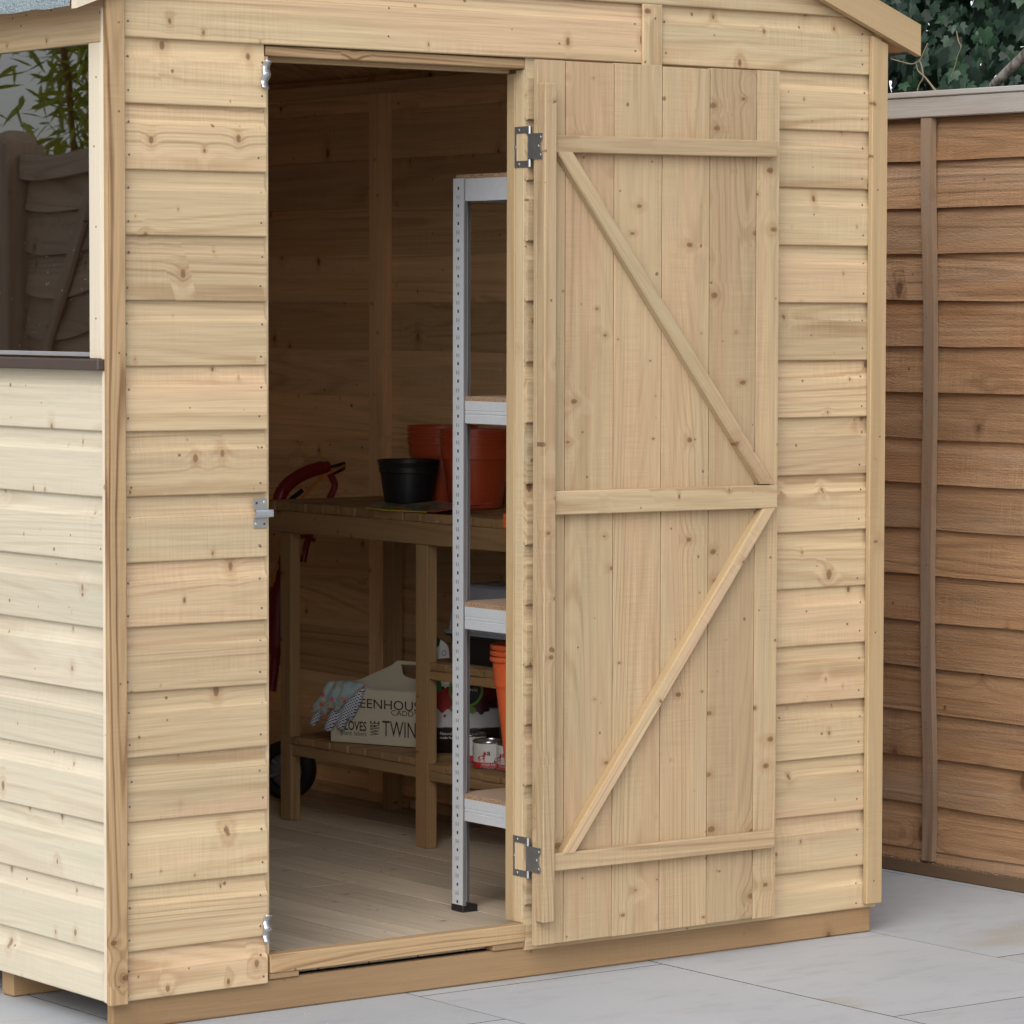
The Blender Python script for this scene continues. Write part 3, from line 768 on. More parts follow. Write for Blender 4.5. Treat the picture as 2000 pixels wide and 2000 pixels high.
for i, zt in enumerate((1.5330, 1.0965, .6900, .3080)):
    zb = zt-.0440
    for x in (UX+.0022, UX2-.0036):
        s = 1 if x < 1.3 else -1; mb = MB()
        gz = [zb, zb+.0150, zb+.0170, zb+.0215, zb+.0235, zt]; gx = [0, 0, .0015, 0, .0015, 0] if i else [0, .0, 0, 0, 0, 0]
        prof = [(0, zb), (0, zb+.0165), (.0018, zb+.0172), (.0018, zb+.0182), (0, zb+.019), (0, zb+.0235), (.0018, zb+.0242), (.0018, zb+.0252), (0, zb+.026), (0, zt), (.0014, zt), (.0014, zb)]
        if i == 0: prof = [(0, zb), (0, zt), (.0014, zt), (.0014, zb)]
        y0, y1 = UY-.0385, UY2+.0385; n = len(prof)
        vs = [(x+s*a, y0, z) for a, z in prof]+[(x+s*a, y1, z) for a, z in prof]
        fs = [(j, (j+1) % n, (j+1) % n+n, j+n) for j in range(n)]
        mb.add(vs, fs); mb.build('beam', [M['rack']], unit)
    for y in (UY-.0025, UY2+.0025):
        mb = MB(); box(mb, (UX+.038, y-.0008, zb), (UX2-.038, y+.0008, zt), 0, .0004); mb.build('beam', M['rack'], unit)
    mb = MB(); box(mb, (UX+.004, UY2+.004, zt-.004), (UX2-.006, UY-.004, zt+.0085), 0, .0008); mb.build('shelf_board', M['chip'], unit)
settle(unit)

# ------------------------------------------------------------------ pots
def potprof(r, h, lip, tap=.70):
    ro = r; rb = r*tap; rl = rb+(r*.93-rb)*(1-lip/h)
    return [(.0, .002), (rb*.96, 0), (rb, .003), (r*.905, h-lip-.001), (r*.935, h-lip), (r*.945, h-lip+.002), (ro*.965, h-.0045), (ro, h-.0040), (ro, h-.0005), (ro-.0015, h), (ro-.003, h-.002), (r*.88, h-lip), (rb*.93, .006), (0, .006)]
def pot(c, r, h, lip, mat, label, group=None, tap=.70):
    mb = MB(); lathe(mb, c, potprof(r, h, lip, tap), 56)
    o = mb.build('plant_pot', mat); return tag(o, label, 'plant pot', group)
def stack(c, r, h, lip, step, n, mat, labels, group, tap=.70):
    for i in range(n):
        pot((c[0]+R.uniform(-.0006, .0006), c[1]+R.uniform(-.0006, .0006), c[2]+step*i), r, h, lip, mat, labels(i, n), group, tap)
bpos = at(798, 984, x=1.545)
mb = MB(); r = .0715; hh = .1060
lathe(mb, (1.545, bpos.y, ZT+.002), [(0, .002), (r*.74, 0), (r*.76, .004), (r*.905, hh-.030), (r*.945, hh-.028), (r*.955, hh-.017), (r*.93, hh-.0165), (r*.985, hh-.006), (r, hh-.005), (r, hh-.001), (r-.002, hh), (r-.004, hh-.003), (r*.72, .01), (0, .01)], 56)
tag(mb.build('plant_pot', M['black']), 'short black plastic plant pot on the bench top', 'plant pot')
ordn = ['lowest', 'second lowest', 'third from the bottom', 'fourth from the bottom', 'fifth from the bottom', 'topmost']
fp = at(929, 900, x=1.635)
def rankname(i, n): return 'bottom' if i == 0 else ('topmost' if i == n-1 else ('second up' if i == 1 else ('third up' if i == 2 else ('fourth up' if i == 3 else 'fifth up'))))
stack((1.635, fp.y, ZT+.001), .0830, .1440, .0330, .0085, 5, M['terracotta'], lambda i, n: f'{rankname(i, n)} pot of the terracotta stack behind the metal post', 'terracotta pots nested on the bench')
bk = at(865, 900, x=1.680)
stack((1.680, bk.y, ZT+.001), .0830, .1440, .0330, .0092, 5, M['terracotta'], lambda i, n: f'{rankname(i, n)} pot of the terracotta stack behind the black pot', 'terracotta pots nested on the bench')
# tall orange pots on the shelving unit
tp = Vector((1.100, .2640, .3168))
def tallpot(c, i, lab, grp, r=.0600, h=.272):
    mb = MB(); lathe(mb, c, [(0, .002), (r*.43, 0), (r*.45, .004), (r*.84, h-.060), (r*.84, h-.0595), (r*.90, h-.0595), (r*.97, h-.010), (r*1.04, h-.0095), (r*1.06, h-.006), (r*1.05, h-.001), (r*1.02, h), (r*.98, h-.002), (r*.42, .006), (0, .006)], 48)
    tag(mb.build('plant_pot', M['terracotta_bright']), lab, 'plant pot', grp)
for i in range(3): tallpot(tp+Vector((.0006*i, 0, .0120*i)), i, f'{("bottom", "middle", "topmost")[i]} tall orange pot of the stack on the low chipboard shelf', 'tall orange pots nested on the low shelf')
for i in range(3): tallpot(Vector((1.100, .2420, .6990+.0095*i)), i, f'{("bottom", "middle", "topmost")[i]} orange pot barely showing past the jamb above the bench', 'orange pots on the second shelf', .0480, .155)

# ------------------------------------------------------------------ seed packets on the bench
def packet(pts, zlist, mats, label, name='seed_packet'):
    mb = MB(); n = 10; c = [Vector(p) for p in pts]; vs = []; fs = []; mi = []
    for j in range(n+1):
        for i in range(n+1):
            u, v = i/n, j/n
            p = c[0]*(1-u)*(1-v)+c[1]*u*(1-v)+c[2]*u*v+c[3]*(1-u)*v
            p = p+Vector((0, 0, v*zlist[3]+zlist[0]+zlist[1]*(u-.5)**2*4+zlist[2]*max(0, u-.7)+.0012*mnoise.noise(Vector((u*4, v*4, zlist[1]*99)))))
            vs.append(p)
    top = len(vs); vs2 = [p-Vector((0, 0, .0012)) for p in vs]
    for j in range(n):
        for i in range(n):
            a = j*(n+1)+i; fs.append((a, a+1, a+n+2, a+n+1)); mi.append(1 if j == 0 else 0)
    for f, m in zip(fs, mi): mb.add([vs[q] for q in f], [(0, 1, 2, 3)], [(vs[q].x, vs[q].y, vs[q].z) for q in f], .5, m)
    for f in fs: mb.add([vs2[q] for q in f], [(3, 2, 1, 0)], None, .5, 1)
    rim = [i for i in range(n)]
    for a, b in [(i, i+1) for i in range(n)]+[(i*(n+1)+n, (i+1)*(n+1)+n) for i in range(n)]+[(n*(n+1)+i+1, n*(n+1)+i) for i in reversed(range(n))]+[((i+1)*(n+1), i*(n+1)) for i in reversed(range(n))]:
        mb.add([vs[a], vs2[a], vs2[b], vs[b]], [(0, 1, 2, 3)], None, .5, 1)
    return tag(mb.build(name, mats), label, 'seed packet', 'seed packets on the bench')
def photo_print(name, a, b, c3):
    g = NT(name); o = g.obj(); n = g.noise(o, 90, 3, .6, .5); n2 = g.noise(o, 40, 2)
    return g.fin(g.mix(g.step(n2, .5, .7), g.mix(g.step(n, .35, .65), a, b), c3), .3)
pa = photo_print('leaf_print', (.01, .02, .01), (.22, .26, .14), (.04, .06, .03)); pb = photo_print('flower_print', (.12, .10, .07), (.38, .33, .24), (.28, .12, .08))
M['yellow'] = plain('yellow_print', (.62, .52, .04), .4); M['pink'] = plain('pink_print', (.55, .10, .12), .4)
packet([(1.405, 1.262, ZT), (1.425, 1.050, ZT), (1.475, 1.095, ZT+.011), (1.462, 1.290, ZT+.011)], (.0016, .001, 0, .0), [pa, M['yellow']], 'dark leafy seed packet with a yellow edge under the black pot')
packet([(1.440, 1.200, ZT+.002), (1.425, .950, ZT-.0005), (1.535, .945, ZT+.010), (1.545, 1.180, ZT+.013)], (.0035, .003, .035, .0), [pb, M['pink']], 'curled seed packet with a pink edge in front of the terracotta pots')

# ------------------------------------------------------------------ greenhouse caddy with lettering
c0 = at(646, 1449, z=ZL); c1 = at(808, 1461, z=ZL); cu = (c1-c0); cu.z = 0; cu.normalize(); cn = cu.cross(Z)    # cn faces the doorway
if cn.dot(CAM-c0) < 0: cn = -cn
caddy = thing('greenhouse_caddy', 'cream metal tool caddy with dark lettering on the lower bench shelf', 'caddy', c0)
CL, CD, CH = .405, .175, at(714, 1346, P=c0, n=cn).z-ZL
def cw(u, d, z): return c0+cu*u-cn*d+Z*z
cb = MB(); t = .003
def cbox(mb, u0, u1, d0, d1, z0, z1, bev=.001):
    tmp = MB(); box(tmp, (u0, d0, z0), (u1, d1, z1), 0, bev)
    fl_ = [f if cu.cross(-cn).dot(Z) > 0 else f[::-1] for f in tmp.f]
    mb.add([cw(*v) for v in tmp.v], fl_)
cbox(cb, 0, CL, 0, t, 0.0015, CH); cbox(cb, 0, CL, CD-t, CD, .0015, CH); cbox(cb, 0, t, t+.0003, CD-t-.0003, .0015, CH); cbox(cb, CL-t, CL, t+.0003, CD-t-.0003, .0015, CH); cbox(cb, t, CL-t, t, CD-t, .0015, .004)
cbox(cb, -.0012, CL+.0012, -.0012, .0040, CH, CH+.0025, .0008)
cb.build('tray', M['cream'], caddy)
hz = .060                                             # central divider rising to a cut-out handle
dv = MB(); DM = CD*.5
prof = [(t, CH*.55), (t, CH+.002), (CL*.27, CH+hz*.80), (CL*.31, CH+hz), (CL*.69, CH+hz), (CL*.73, CH+hz*.80), (CL-t, CH+.002), (CL-t, CH*.55)]
hole = [(CL*.335, CH+hz-.008)]
for i in range(9):
    a = math.pi*i/8; hole.append((CL*.5-CL*.155*math.cos(a), CH+.030-.012*math.sin(a)))
hole.append((CL*.665, CH+hz-.008))
def ring2(mb, outer, inner_pts, d0, d1):
    from mathutils.geometry import tessellate_polygon
    polys = [[Vector((u, z, 0)) for u, z in outer], [Vector((u, z, 0)) for u, z in inner_pts]]
    pts = outer+inner_pts; tri = tessellate_polygon(polys); k = len(pts)
    vs = [cw(u, d0, z) for u, z in pts]+[cw(u, d1, z) for u, z in pts]
    fs = [tuple(f) for f in tri]+[tuple(q+k for q in f[::-1]) for f in tri]
    no = len(outer)
    for i in range(no): j = (i+1) % no; fs.append((i, j, j+k, i+k))
    ni = len(inner_pts)
    for i in range(ni): a, b = no+i, no+(i+1) % ni; fs.append((a, b, b+k, a+k))
    mb.add(vs, fs)
ring2(dv, prof, hole, DM, DM+.003); dv.build('handle_divider', M['cream'], caddy)
fp2 = MB()
def ctext(body, ul, ur, vb, hpx, bold=0, nm='lettering', rot=False, shear=0, umid=None):
    a = at(ul, vb, P=c0, n=cn); b = at(ur, vb, P=c0, n=cn)
    u0 = (a-c0).dot(cu); u1 = (b-c0).dot(cu); z0 = a.z-c0.z; hgt = at(ul, vb-hpx, P=c0, n=cn).z-a.z
    if rot:
        Mx = Matrix.Identity(4); ax, ay, az = Z, -cu, cn; og = cw(u1, 0, z0); w, h = hgt, u1-u0
    else: ax, ay, az = cu, Z, cn; og = cw(u0, 0, z0); w, h = u1-u0, hgt
    Mx = Matrix(((ax.x, ay.x, az.x, og.x), (ax.y, ay.y, az.y, og.y), (ax.z, ay.z, az.z, og.z), (0, 0, 0, 1)))
    o = text_mesh(body, M['ink'], nm, caddy, Mx, w, h, bold=bold, shear=shear); return o
ctext('GREENHOUSE', 668, 833, 1379.5, 18, .004); ctext('CADDY', 764, 818, 1397.0, 10.5, .004); ctext('GLOVES', 662, 716, 1424, 18, .02)
ctext('plant labels', 666, 716, 1437.5, 12, 0); ctext('WIRE', 723, 741, 1436, 28, .01, rot=True); ctext('TWINE', 747, 826, 1437.5, 30, .0)
settle(caddy)

# ------------------------------------------------------------------ gardening gloves draped on the caddy
def floral():
    g = NT('floral_cotton'); o = g.obj()
    v = g.node('ShaderNodeTexVoronoi'); g.put(v.inputs['Vector'], o); v.inputs['Scale'].default_value = 95
    s = g.node('ShaderNodeSeparateColor'); g.t.links.new(v.outputs['Color'], s.inputs[0])
    dot = g.step(v.outputs['Distance'], .62, .46)
    n = g.noise(o, 26, 2); n2 = g.noise(o, 140, 2)
    c = g.mix(n2, (.25, .34, .375), (.36, .45, .48))
    fl_ = g.mix(g.step(s.outputs[0], .45, .55), g.mix(g.step(s.outputs[2], .5, .6), (.55, .10, .10), (.50, .42, .22)), (.28, .34, .24))
    pres = g.math('MULTIPLY', dot, g.step(n, .40, .50)); c = g.mix(g.math('MULTIPLY', pres, .95), c, fl_)
    g.bump(g.noise(o, 900, 2), .3, .0006); return g.fin(c, .9)
def dotted():
    g = NT('dotted_cotton'); o = g.obj()
    mp = g.node('ShaderNodeMapping'); mp.inputs['Rotation'].default_value = (.5, 0, 0); g.put(mp.inputs['Vector'], o)
    sp = g.node('ShaderNodeSeparateXYZ'); g.t.links.new(mp.outputs[0], sp.inputs[0])
    k = 6.283/.0105
    yy = sp.outputs[1]; zz = sp.outputs[2]
    a = g.math('MULTIPLY', g.math('SINE', g.math('MULTIPLY', yy, k)), g.math('SINE', g.math('MULTIPLY', zz, k)))
    d = g.step(g.math('ABSOLUTE', a), .30, .55)
    return g.fin(g.mix(d, (.62, .64, .68), (.05, .08, .18)), .85)
M['floral'] = floral(); M['dots'] = dotted()
def glove(name, label, chains, plate, mat, vox=.0032, fat=1.3):
    """chains: finger capsules [(p0,p1,r0,r1)...]; plate: palm capsules; fused by remeshing into one soft body"""
    mb = MB()
    for (ps, rs) in chains+plate:
        pts = curve(ps, 5); n = len(pts); rr = [fat*(rs[0]+(rs[1]-rs[0])*i/(n-1)) for i in range(n)]
        # rounded ends
        d0 = (pts[0]-pts[1]).normalized(); d1 = (pts[-1]-pts[-2]).normalized()
        P2 = [pts[0]+d0*rr[0]*.75]+pts+[pts[-1]+d1*rr[-1]*.5, pts[-1]+d1*rr[-1]*.85]; R2 = [rr[0]*.45]+rr+[rr[-1]*.8, rr[-1]*.35]
        tube(mb, P2, R2, 12)
    o = mb.build(name, mat)
    m = o.modifiers.new('r', 'REMESH'); m.mode = 'VOXEL'; m.voxel_size = vox; m.use_smooth_shade = True
    s = o.modifiers.new('s', 'SMOOTH'); s.factor = .5; s.iterations = 3
    dg = bpy.context.evaluated_depsgraph_get(); me = bpy.data.meshes.new_from_object(o.evaluated_get(dg))
    o.modifiers.clear(); old = o.data; o.data = me; bpy.data.meshes.remove(old)
    me.materials.clear(); me.materials.append(mat)
    for p in me.polygons: p.use_smooth = True
    return tag(o, label, 'glove', 'gardening gloves on the caddy')
gp = c0+cn*.012
def G(u, v, d=0): return at(u, v, P=c0+cn*(.010+d), n=cn)
# under glove: dotted palm side, fingers hanging lower
glove('glove', 'gardening glove with blue dotted palm hanging over the caddy, underneath', [
  ([G(640, 1372, .004), G(625, 1392, .006), G(611, 1411, .004)], (.0085, .0072)),
  ([G(664, 1376, .002), G(652, 1400, .004), G(641, 1421, .002)], (.0095, .0085)),
  ([G(682, 1374, .001), G(674, 1396, .002), G(666, 1419, .0)], (.0090, .0078)),
  ([G(700, 1364, -.001), G(691, 1384, .001), G(684, 1399, .0)], (.0085, .0075))],
 [([G(690, 1345, -.004), G(672, 1360, .002), G(656, 1376, .003)], (.0105, .0100)), ([G(700, 1342, -.006), G(692, 1356, .0), G(684, 1374, .001)], (.0095, .0090)), ([G(668, 1345, -.002), G(655, 1360, .004), G(644, 1374, .005)], (.0105, .0095)), ([G(706, 1343, -.006), G(702, 1352, -.001), G(698, 1366, -.001)], (.0085, .0085))], M['dots'])
glove('glove', 'blue floral gardening glove lying on top of the dotted one', [
  ([G(634, 1362, .021), G(622, 1376, .020), G(613, 1386, .017)], (.0095, .0080)),
  ([G(650, 1366, .021), G(640, 1380, .019), G(632, 1391, .016)], (.0100, .0085)),
  ([G(672, 1362, .018), G(664, 1374, .017), G(658, 1384, .014)], (.0095, .0080))],
 [([G(648, 1338, .010), G(640, 1350, .018), G(632, 1366, .021)], (.0110, .0105)), ([G(664, 1337, .008), G(657, 1350, .018), G(649, 1368, .021)], (.0115, .0110)), ([G(682, 1337, .005), G(676, 1348, .014), G(668, 1366, .018)], (.0110, .0105)), ([G(706, 1339, .000), G(694, 1346, .008), G(682, 1358, .014)], (.0085, .0090)), ([G(648, 1337, .010), G(676, 1336, .006), G(708, 1339, .000)], (.0085, .0065))], M['floral'], fat=1.12)

# ------------------------------------------------------------------ compost bag
def bagmat():
    g = NT('compost_print'); o = g.obj(); sp = g.node('ShaderNodeSeparateXYZ'); g.t.links.new(o, sp.inputs[0]); u, z = sp.outputs[0], sp.outputs[2]
    wob = g.math('MULTIPLY', g.math('SUBTRACT', g.noise(o, 40, 2), .5), .012)
    def circ(cu_, cz_, r, soft=.0012):
        a = g.math('SUBTRACT', u, cu_); b = g.math('SUBTRACT', z, cz_); d = g.math('SQRT', g.math('ADD', g.math('MULTIPLY', a, a), g.math('MULTIPLY', b, b)))
        return g.step(d, r+soft, r-soft), d, a, b
    c = g.mix(g.noise(o, 60, 3), (.50, .50, .52), (.60, .60, .61))
    fol = g.step(g.math('ADD', z, wob),   .100, .106); c = g.mix(fol, c, g.mix(g.step(g.noise(o, 45, 3), .42, .58), (.03, .015, .02), (.10, .018, .025)))
    for (a, b, r, colr) in ((.026, .122, .029, (.34, .035, .03)), (.128, .145, .028, (.13, .006, .012)), (.114, .112, .022, (.05, .008, .018)), (.012, .152, .015, (.05, .20, .07)), (.033, .160, .011, (.62, .62, .55)), (.094, .100, .009, (.14, .26, .03)), (.050, .103, .008, (.22, .19, .05))):
        mk = circ(a, b, r)[0]
        d_ = circ(a, b, r)
        an = g.math('ARCTAN2', d_[3], d_[2]); rr = g.math('MULTIPLY_ADD', g.math('SINE', g.math('MULTIPLY', an, 7)), r*.10, r*.92)
        mk = g.step(g.math('SUBTRACT', d_[1], rr), .0012, -.0012); c = g.mix(mk, c, colr)
        if r > .03: c = g.mix(circ(a, b, r*.36)[0], c, (.22, .22, .26)); c = g.mix(circ(a, b, r*.20)[0], c, (.25, .17, .05))
    c = g.mix(circ(.080, .145, .0385)[0], c, (.17, .34, .035)); c = g.mix(circ(.080, .145, .0330)[0], c, (.008, .008, .010))
    mo = g.step(g.math('ADD', z, g.math('MULTIPLY', wob, .8)), .062, .058); c = g.mix(mo, c, (.028, .016, .012))
    st = g.math('MULTIPLY', g.math('LESS_THAN', g.math('ADD', g.math('ABSOLUTE', g.math('SUBTRACT', u, .032)), g.math('ABSOLUTE', g.math('SUBTRACT', z, .086))), .004), 1.0); c = g.mix(st, c, (.30, .02, .03))
    g.bump(g.noise(o, 22, 4, .6, .6), .55, .006)
    return g.fin(c, .42, 0, .25)
bag = thing('compost_bag', 'printed compost sack with black roundel and dark bottom, upright behind the paint tins', 'compost bag')
bo = at(843, 1476, x=1.505); bo.z = ZL+.0005
bu = Vector((.75, -.66, 0)).normalized(); bn = Vector((-bu.y, bu.x, 0))
if bn.dot(CAM-bo) < 0: bn = -bn
mb = MB(); nu, nz = 18, 20; WB, HB = .150, .195; vs = []; fs = []
for side in (1, -1):
    for j in range(nz+1):
        for i in range(nu+1):
            u, v = i/nu, j/nz
            bul = .026*(max(0, 1-(2*u-1)**4))*(max(0, 1-(2*v-1)**4))**.8
            bul += .004*mnoise.noise(Vector((u*5, v*5, side)))*(1 if 0 < i < nu and 0 < j < nz else 0)
            vs.append(Vector((u*WB+.010*math.sin(v*3)*(u-.5), -side*bul, v*HB)))
k = (nu+1)*(nz+1)
for side in (0, 1):
    for j in range(nz):
        for i in range(nu):
            a = side*k+j*(nu+1)+i; q = (a, a+1, a+nu+2, a+nu+1); fs.append(q if side == 0 else q[::-1])
mb.add(vs, fs, None, .5, 0, True)
body = mb.build('sack', bagmat(), bag)
Bm = Matrix(((bu.x, -bn.x, 0, bo.x), (bu.y, -bn.y, 0, bo.y), (0, 0, 1, bo.z), (0, 0, 0, 1)))
bag.matrix_world = Bm
def btext(s_, u, z, w, h, mat, d):
    Mx = Matrix(((1, 0, 0, u), (0, 0, -1, -d), (0, 1, 0, z), (0, 0, 0, 1)))
    text_mesh(s_, mat, 'lettering', bag, Mx, w, h)
btext('Organic', .055, .140, .052, .011, M['white'], .0295); btext('Natural', .022, .044, .026, .0065, M['white'], .0280); btext('made for', .022, .035, .029, .0055, M['white'], .0265)

# ------------------------------------------------------------------ paint tins
def tinpoly(mb, c, r, ang0, pts, z0, mi, dr=.0005):
    """a flat emblem wrapped on the tin: pts in metres (around, up)"""
    from mathutils.geometry import tessellate_polygon
    # densify
    q = []
    for i in range(len(pts)):
        a, b = Vector(pts[i]+(0,)), Vector(pts[(i+1) % len(pts)]+(0,)); n = max(1, int((b-a).length/.003)); q += [a+(b-a)*k/n for k in range(n)]
    tri = tessellate_polygon([q])
    vs = [Vector((c[0]+(r+dr)*math.cos(ang0+p.x/r), c[1]+(r+dr)*math.sin(ang0+p.x/r), c[2]+z0+p.y)) for p in q]
    mb.add(vs, [tuple(f) for f in tri], None, .5, mi)
DOG = [(-.012, .017), (-.0105, .020), (-.006, .021), (.000, .022), (.0015, .0275), (.003, .0320), (.0045, .0285), (.0065, .0300), (.0068, .0270), (.0085, .0255), (.0080, .0235), (.0055, .0225), (.0045, .0180), (.0040, .0130), (.0045, .0080), (.0030, .0080), (.0015, .0140), (-.0045, .0140), (-.006, .0120), (-.0070, .0080), (-.0085, .0080), (-.0090, .0130), (-.0110, .0140), (-.0120, .0110), (-.0130, .0080), (-.0142, .0080), (-.0130, .0140)]
def tin(px, py, label, front):
    p = at(px, py, z=.2712); p.x += 0
    r, H = .0375, .0615
    t_ = thing('paint_tin', label, 'paint tin', p, 'paint tins on the lower shelf')
    c = (0, 0, 0); mb = MB()
    lathe(mb, c, [(0, .001), (r*.97, 0), (r*1.02, .0012), (r*1.02, .0022), (r, .0032)], 48, 0); lathe(mb, c, [(r, .0032), (r, .0150)], 48, 2, True); lathe(mb, c, [(r, .0150), (r, H-.0055)], 48, 1, True)
    lathe(mb, c, [(r, H-.0055), (r*1.025, H-.0042), (r*1.03, H-.0018), (r*1.02, H-.0004), (r*.99, H), (r*.94, H-.001)], 48, 0)
    mb.build('can', [M['tin'], M['white'], M['label_red']], t_)
    mb = MB(); lathe(mb, c, [(r*.94, H-.001), (r*.92, H-.0035), (r*.80, H-.0038), (r*.78, H-.0018), (0, H-.0018)], 48, 0); mb.build('lid', M['tin'], t_)
    to = math.atan2(CAM.y-p.y, CAM.x-p.x)+front
    mb = MB(); ab = to
    tinpoly(mb, c, r, ab, [(x-.0135, y) for x, y in DOG], .0085, 0)
    arc = [(.0260-.0150*math.cos(math.pi*i/14/1), .0*0+.0150*math.sin(math.pi*i/14)) for i in range(15)]
    tinpoly(mb, c, r, ab, arc[::-1], .0155, 1)
    for k in range(3): tinpoly(mb, c, r, ab, [(.016+.002*k, .0), (.030-.002*k, .0), (.030-.002*k, .0012), (.016+.002*k, .0012)], .0255-.0032*k, 2, .0009)
    for k in range(7): tinpoly(mb, c, r, ab, [(-.062, 0), (-.044-.002*(k % 3), 0), (-.044-.002*(k % 3), .0009), (-.062, .0009)], .043-.0036*k, 3)
    mb.build('label', [M['label_red'], M['slate'], M['white'], M['ink']], t_)
    def wrap(s_, u0, u1, z0, z1, mat, bold=0):
        o = text_mesh(s_, mat, 'lettering', t_, Matrix.Identity(4), u1-u0, z1-z0, bold=bold)
        for v in o.data.vertices:
            x, y = v.co.x+u0, v.co.y+z0; a = ab+x/r; v.co = Vector(((r+.0007)*math.cos(a), (r+.0007)*math.sin(a), y))
    wrap('WOOD PAINT', -.017, .021, .0082, .0132, M['white'], .015); wrap('for sheds and fences', -.020, .024, .0048, .0068, M['white']); wrap('a', -.0040, .0032, .0315, .0395, M['ink'], .02)
    return t_
tin(957, 1499, 'middle small paint tin with red dog emblem facing the door', rad(-4))
tin(917, 1485, 'paint tin turned to show its small print, beside the metal post', rad(62))
tin(1003, 1504, 'paint tin half hidden by the door jamb, nearest the doorway', rad(-34))

# ------------------------------------------------------------------ propagator, seed tag
pr = thing('seed_propagator', 'black seed tray with smoky domed lid on the middle bench shelf', 'propagator')
po = at(878, 1306, x=1.470); po.z = ZM+.0005
LX, LY = .225, .37
def tub(mb, y0, x0, z0, z1, g0, g1, mi=0, cap=False, rnd=.03):
    n = 6; rings = []
    for (z, g_) in ((z0, g0), (z1, g1)):
        pts = []
        for cx, cy, a0 in ((x0+LX+g_-rnd, y0+g_-rnd, 0), (x0-g_+rnd, y0+g_-rnd, 90), (x0-g_+rnd, y0-LY-g_+rnd, 180), (x0+LX+g_-rnd, y0-LY-g_+rnd, 270)):
            for k in range(n+1): a = rad(a0+90*k/n); pts.append(Vector((cx+rnd*math.cos(a), cy+rnd*math.sin(a), z)))
        rings.append(pts)
    k = len(rings[0]); vs = rings[0]+rings[1]; mb.add(vs, [(i, (i+1) % k, (i+1) % k+k, i+k) for i in range(k)], None, .5, mi, True)
    if cap: mb.add(rings[1], [list(range(k))], None, .5, mi)
py0, px0 = po.y, 1.470
mb = MB(); tub(mb, py0, px0, ZM+.0005, ZM+.060, -.004, .008); tub(mb, py0, px0, ZM+.060, ZM+.0605, .008, .016); tub(mb, py0, px0, ZM+.0605, ZM+.066, .016, .016, cap=True); mb.build('tray', M['black'], pr)
mb = MB(); tub(mb, py0, px0, ZM+.0665, ZM+.071, .017, .017); tub(mb, py0, px0, ZM+.071, ZM+.0715, .017, .008); tub(mb, py0, px0, ZM+.0715, ZM+.155, .011, .001); tub(mb, py0, px0, ZM+.155, ZM+.170, .001, -.008, cap=False); tub(mb, py0, px0, ZM+.170, ZM+.175, -.008, -.020, cap=True)
mb.build('lid', M['smoke'], pr)
tg = at(852, 1287, z=ZM+.001); mb = MB()
t1 = at(878, 1285, z=ZM+.001); tu = (t1-tg); tu.z = 0; wT = tu.length; tu.normalize(); tn = tu.cross(Z); tn = tn if tn.dot(CAM-tg) > 0 else -tn
outl = [(0, 0), (wT*1.0, 0), (wT*.93, .022), (wT*.78, .032), (wT*.60, .036), (wT*.30, .043), (wT*.0, .054), (-.02, .058), (-.02, 0)]
vs = [tg+tu*a+Z*b for a, b in outl]; k = len(vs); vs += [v-tn*.016 for v in vs]
mb.add(vs, [list(range(k)), [k+i for i in range(k)][::-1]]+[(i, i+k, (i+1) % k+k, (i+1) % k) for i in range(k)])
pk = [tg+tn*.0004+tu*a+Z*b for a, b in ((-.02, .0575), (0, .0535), (wT*.30, .0425), (wT*.22, .030), (wT*.0, .024), (-.02, .024))]
mb.add(pk, [list(range(6))], None, .5, 1)
for r0, r1 in ((.0042, .0050), (.0062, .0070)):
    vs = []; n = 20
    for i in range(n):
        a = 2*math.pi*i/n; vs += [tg+tn*.0004+tu*(wT*.58+r0*math.cos(a))+Z*(.012+r0*math.sin(a)), tg+tn*.0004+tu*(wT*.58+r1*math.cos(a))+Z*(.012+r1*math.sin(a))]
    mb.add(vs, [(2*i, 2*i+1, (2*i+3) % (2*n), (2*i+2) % (2*n)) for i in range(n)], None, .5, 2)
M['dkgreen'] = plain('dark_green_print', (.012, .06, .035), .4)
tag(mb.build('paper_pouch', [M['white'], M['dkgreen'], M['ink']]), 'small white pouch with a green top leaning beside the propagator', 'pouch')

# ------------------------------------------------------------------ red garden machine behind the bench
YM = 1.93
mach = thing('garden_machine', 'red corded garden machine with looped handle and black wheel behind the bench end', 'garden tool', (1.4, YM, .08))
def Q(u, v, y=YM): return at(u, v, y=y)
mb = MB(); tube(mb, curve([Q(546, 1010), Q(545, 985), Q(550, 962), Q(568, 941), Q(596, 924), Q(622, 915), Q(641, 910)], 6), [.0135]*3+[.0165]*30+[.0125]*4, 14); mb.build('handle', M['red'], mach)
mb = MB(); tube(mb, curve([Q(636, 914), Q(648, 932), Q(654, 948), Q(648, 965), Q(638, 985), Q(622, 1015), Q(604, 1048), Q(596, 1075), Q(592, 1098)], 6), .0085, 12); tube(mb, curve([Q(608, 984), Q(622, 984), Q(636, 984)], 4), .0065, 10); tube(mb, curve([Q(588, 1048), Q(600, 1048), Q(614, 1056)], 4), .0055, 10); mb.build('loop_handle', M['red'], mach)
mb = MB(); tube(mb, curve([Q(640, 913), Q(658, 909), Q(674, 905), Q(677, 910), Q(668, 917), Q(652, 924)], 6), .0042, 10); mb.build('cable_hook', M['black'], mach)
mb = MB(); tube(mb, curve([Q(556, 984), Q(575, 970), Q(590, 958)], 4), .006, 10); mb.build('trigger', M['black'], mach)
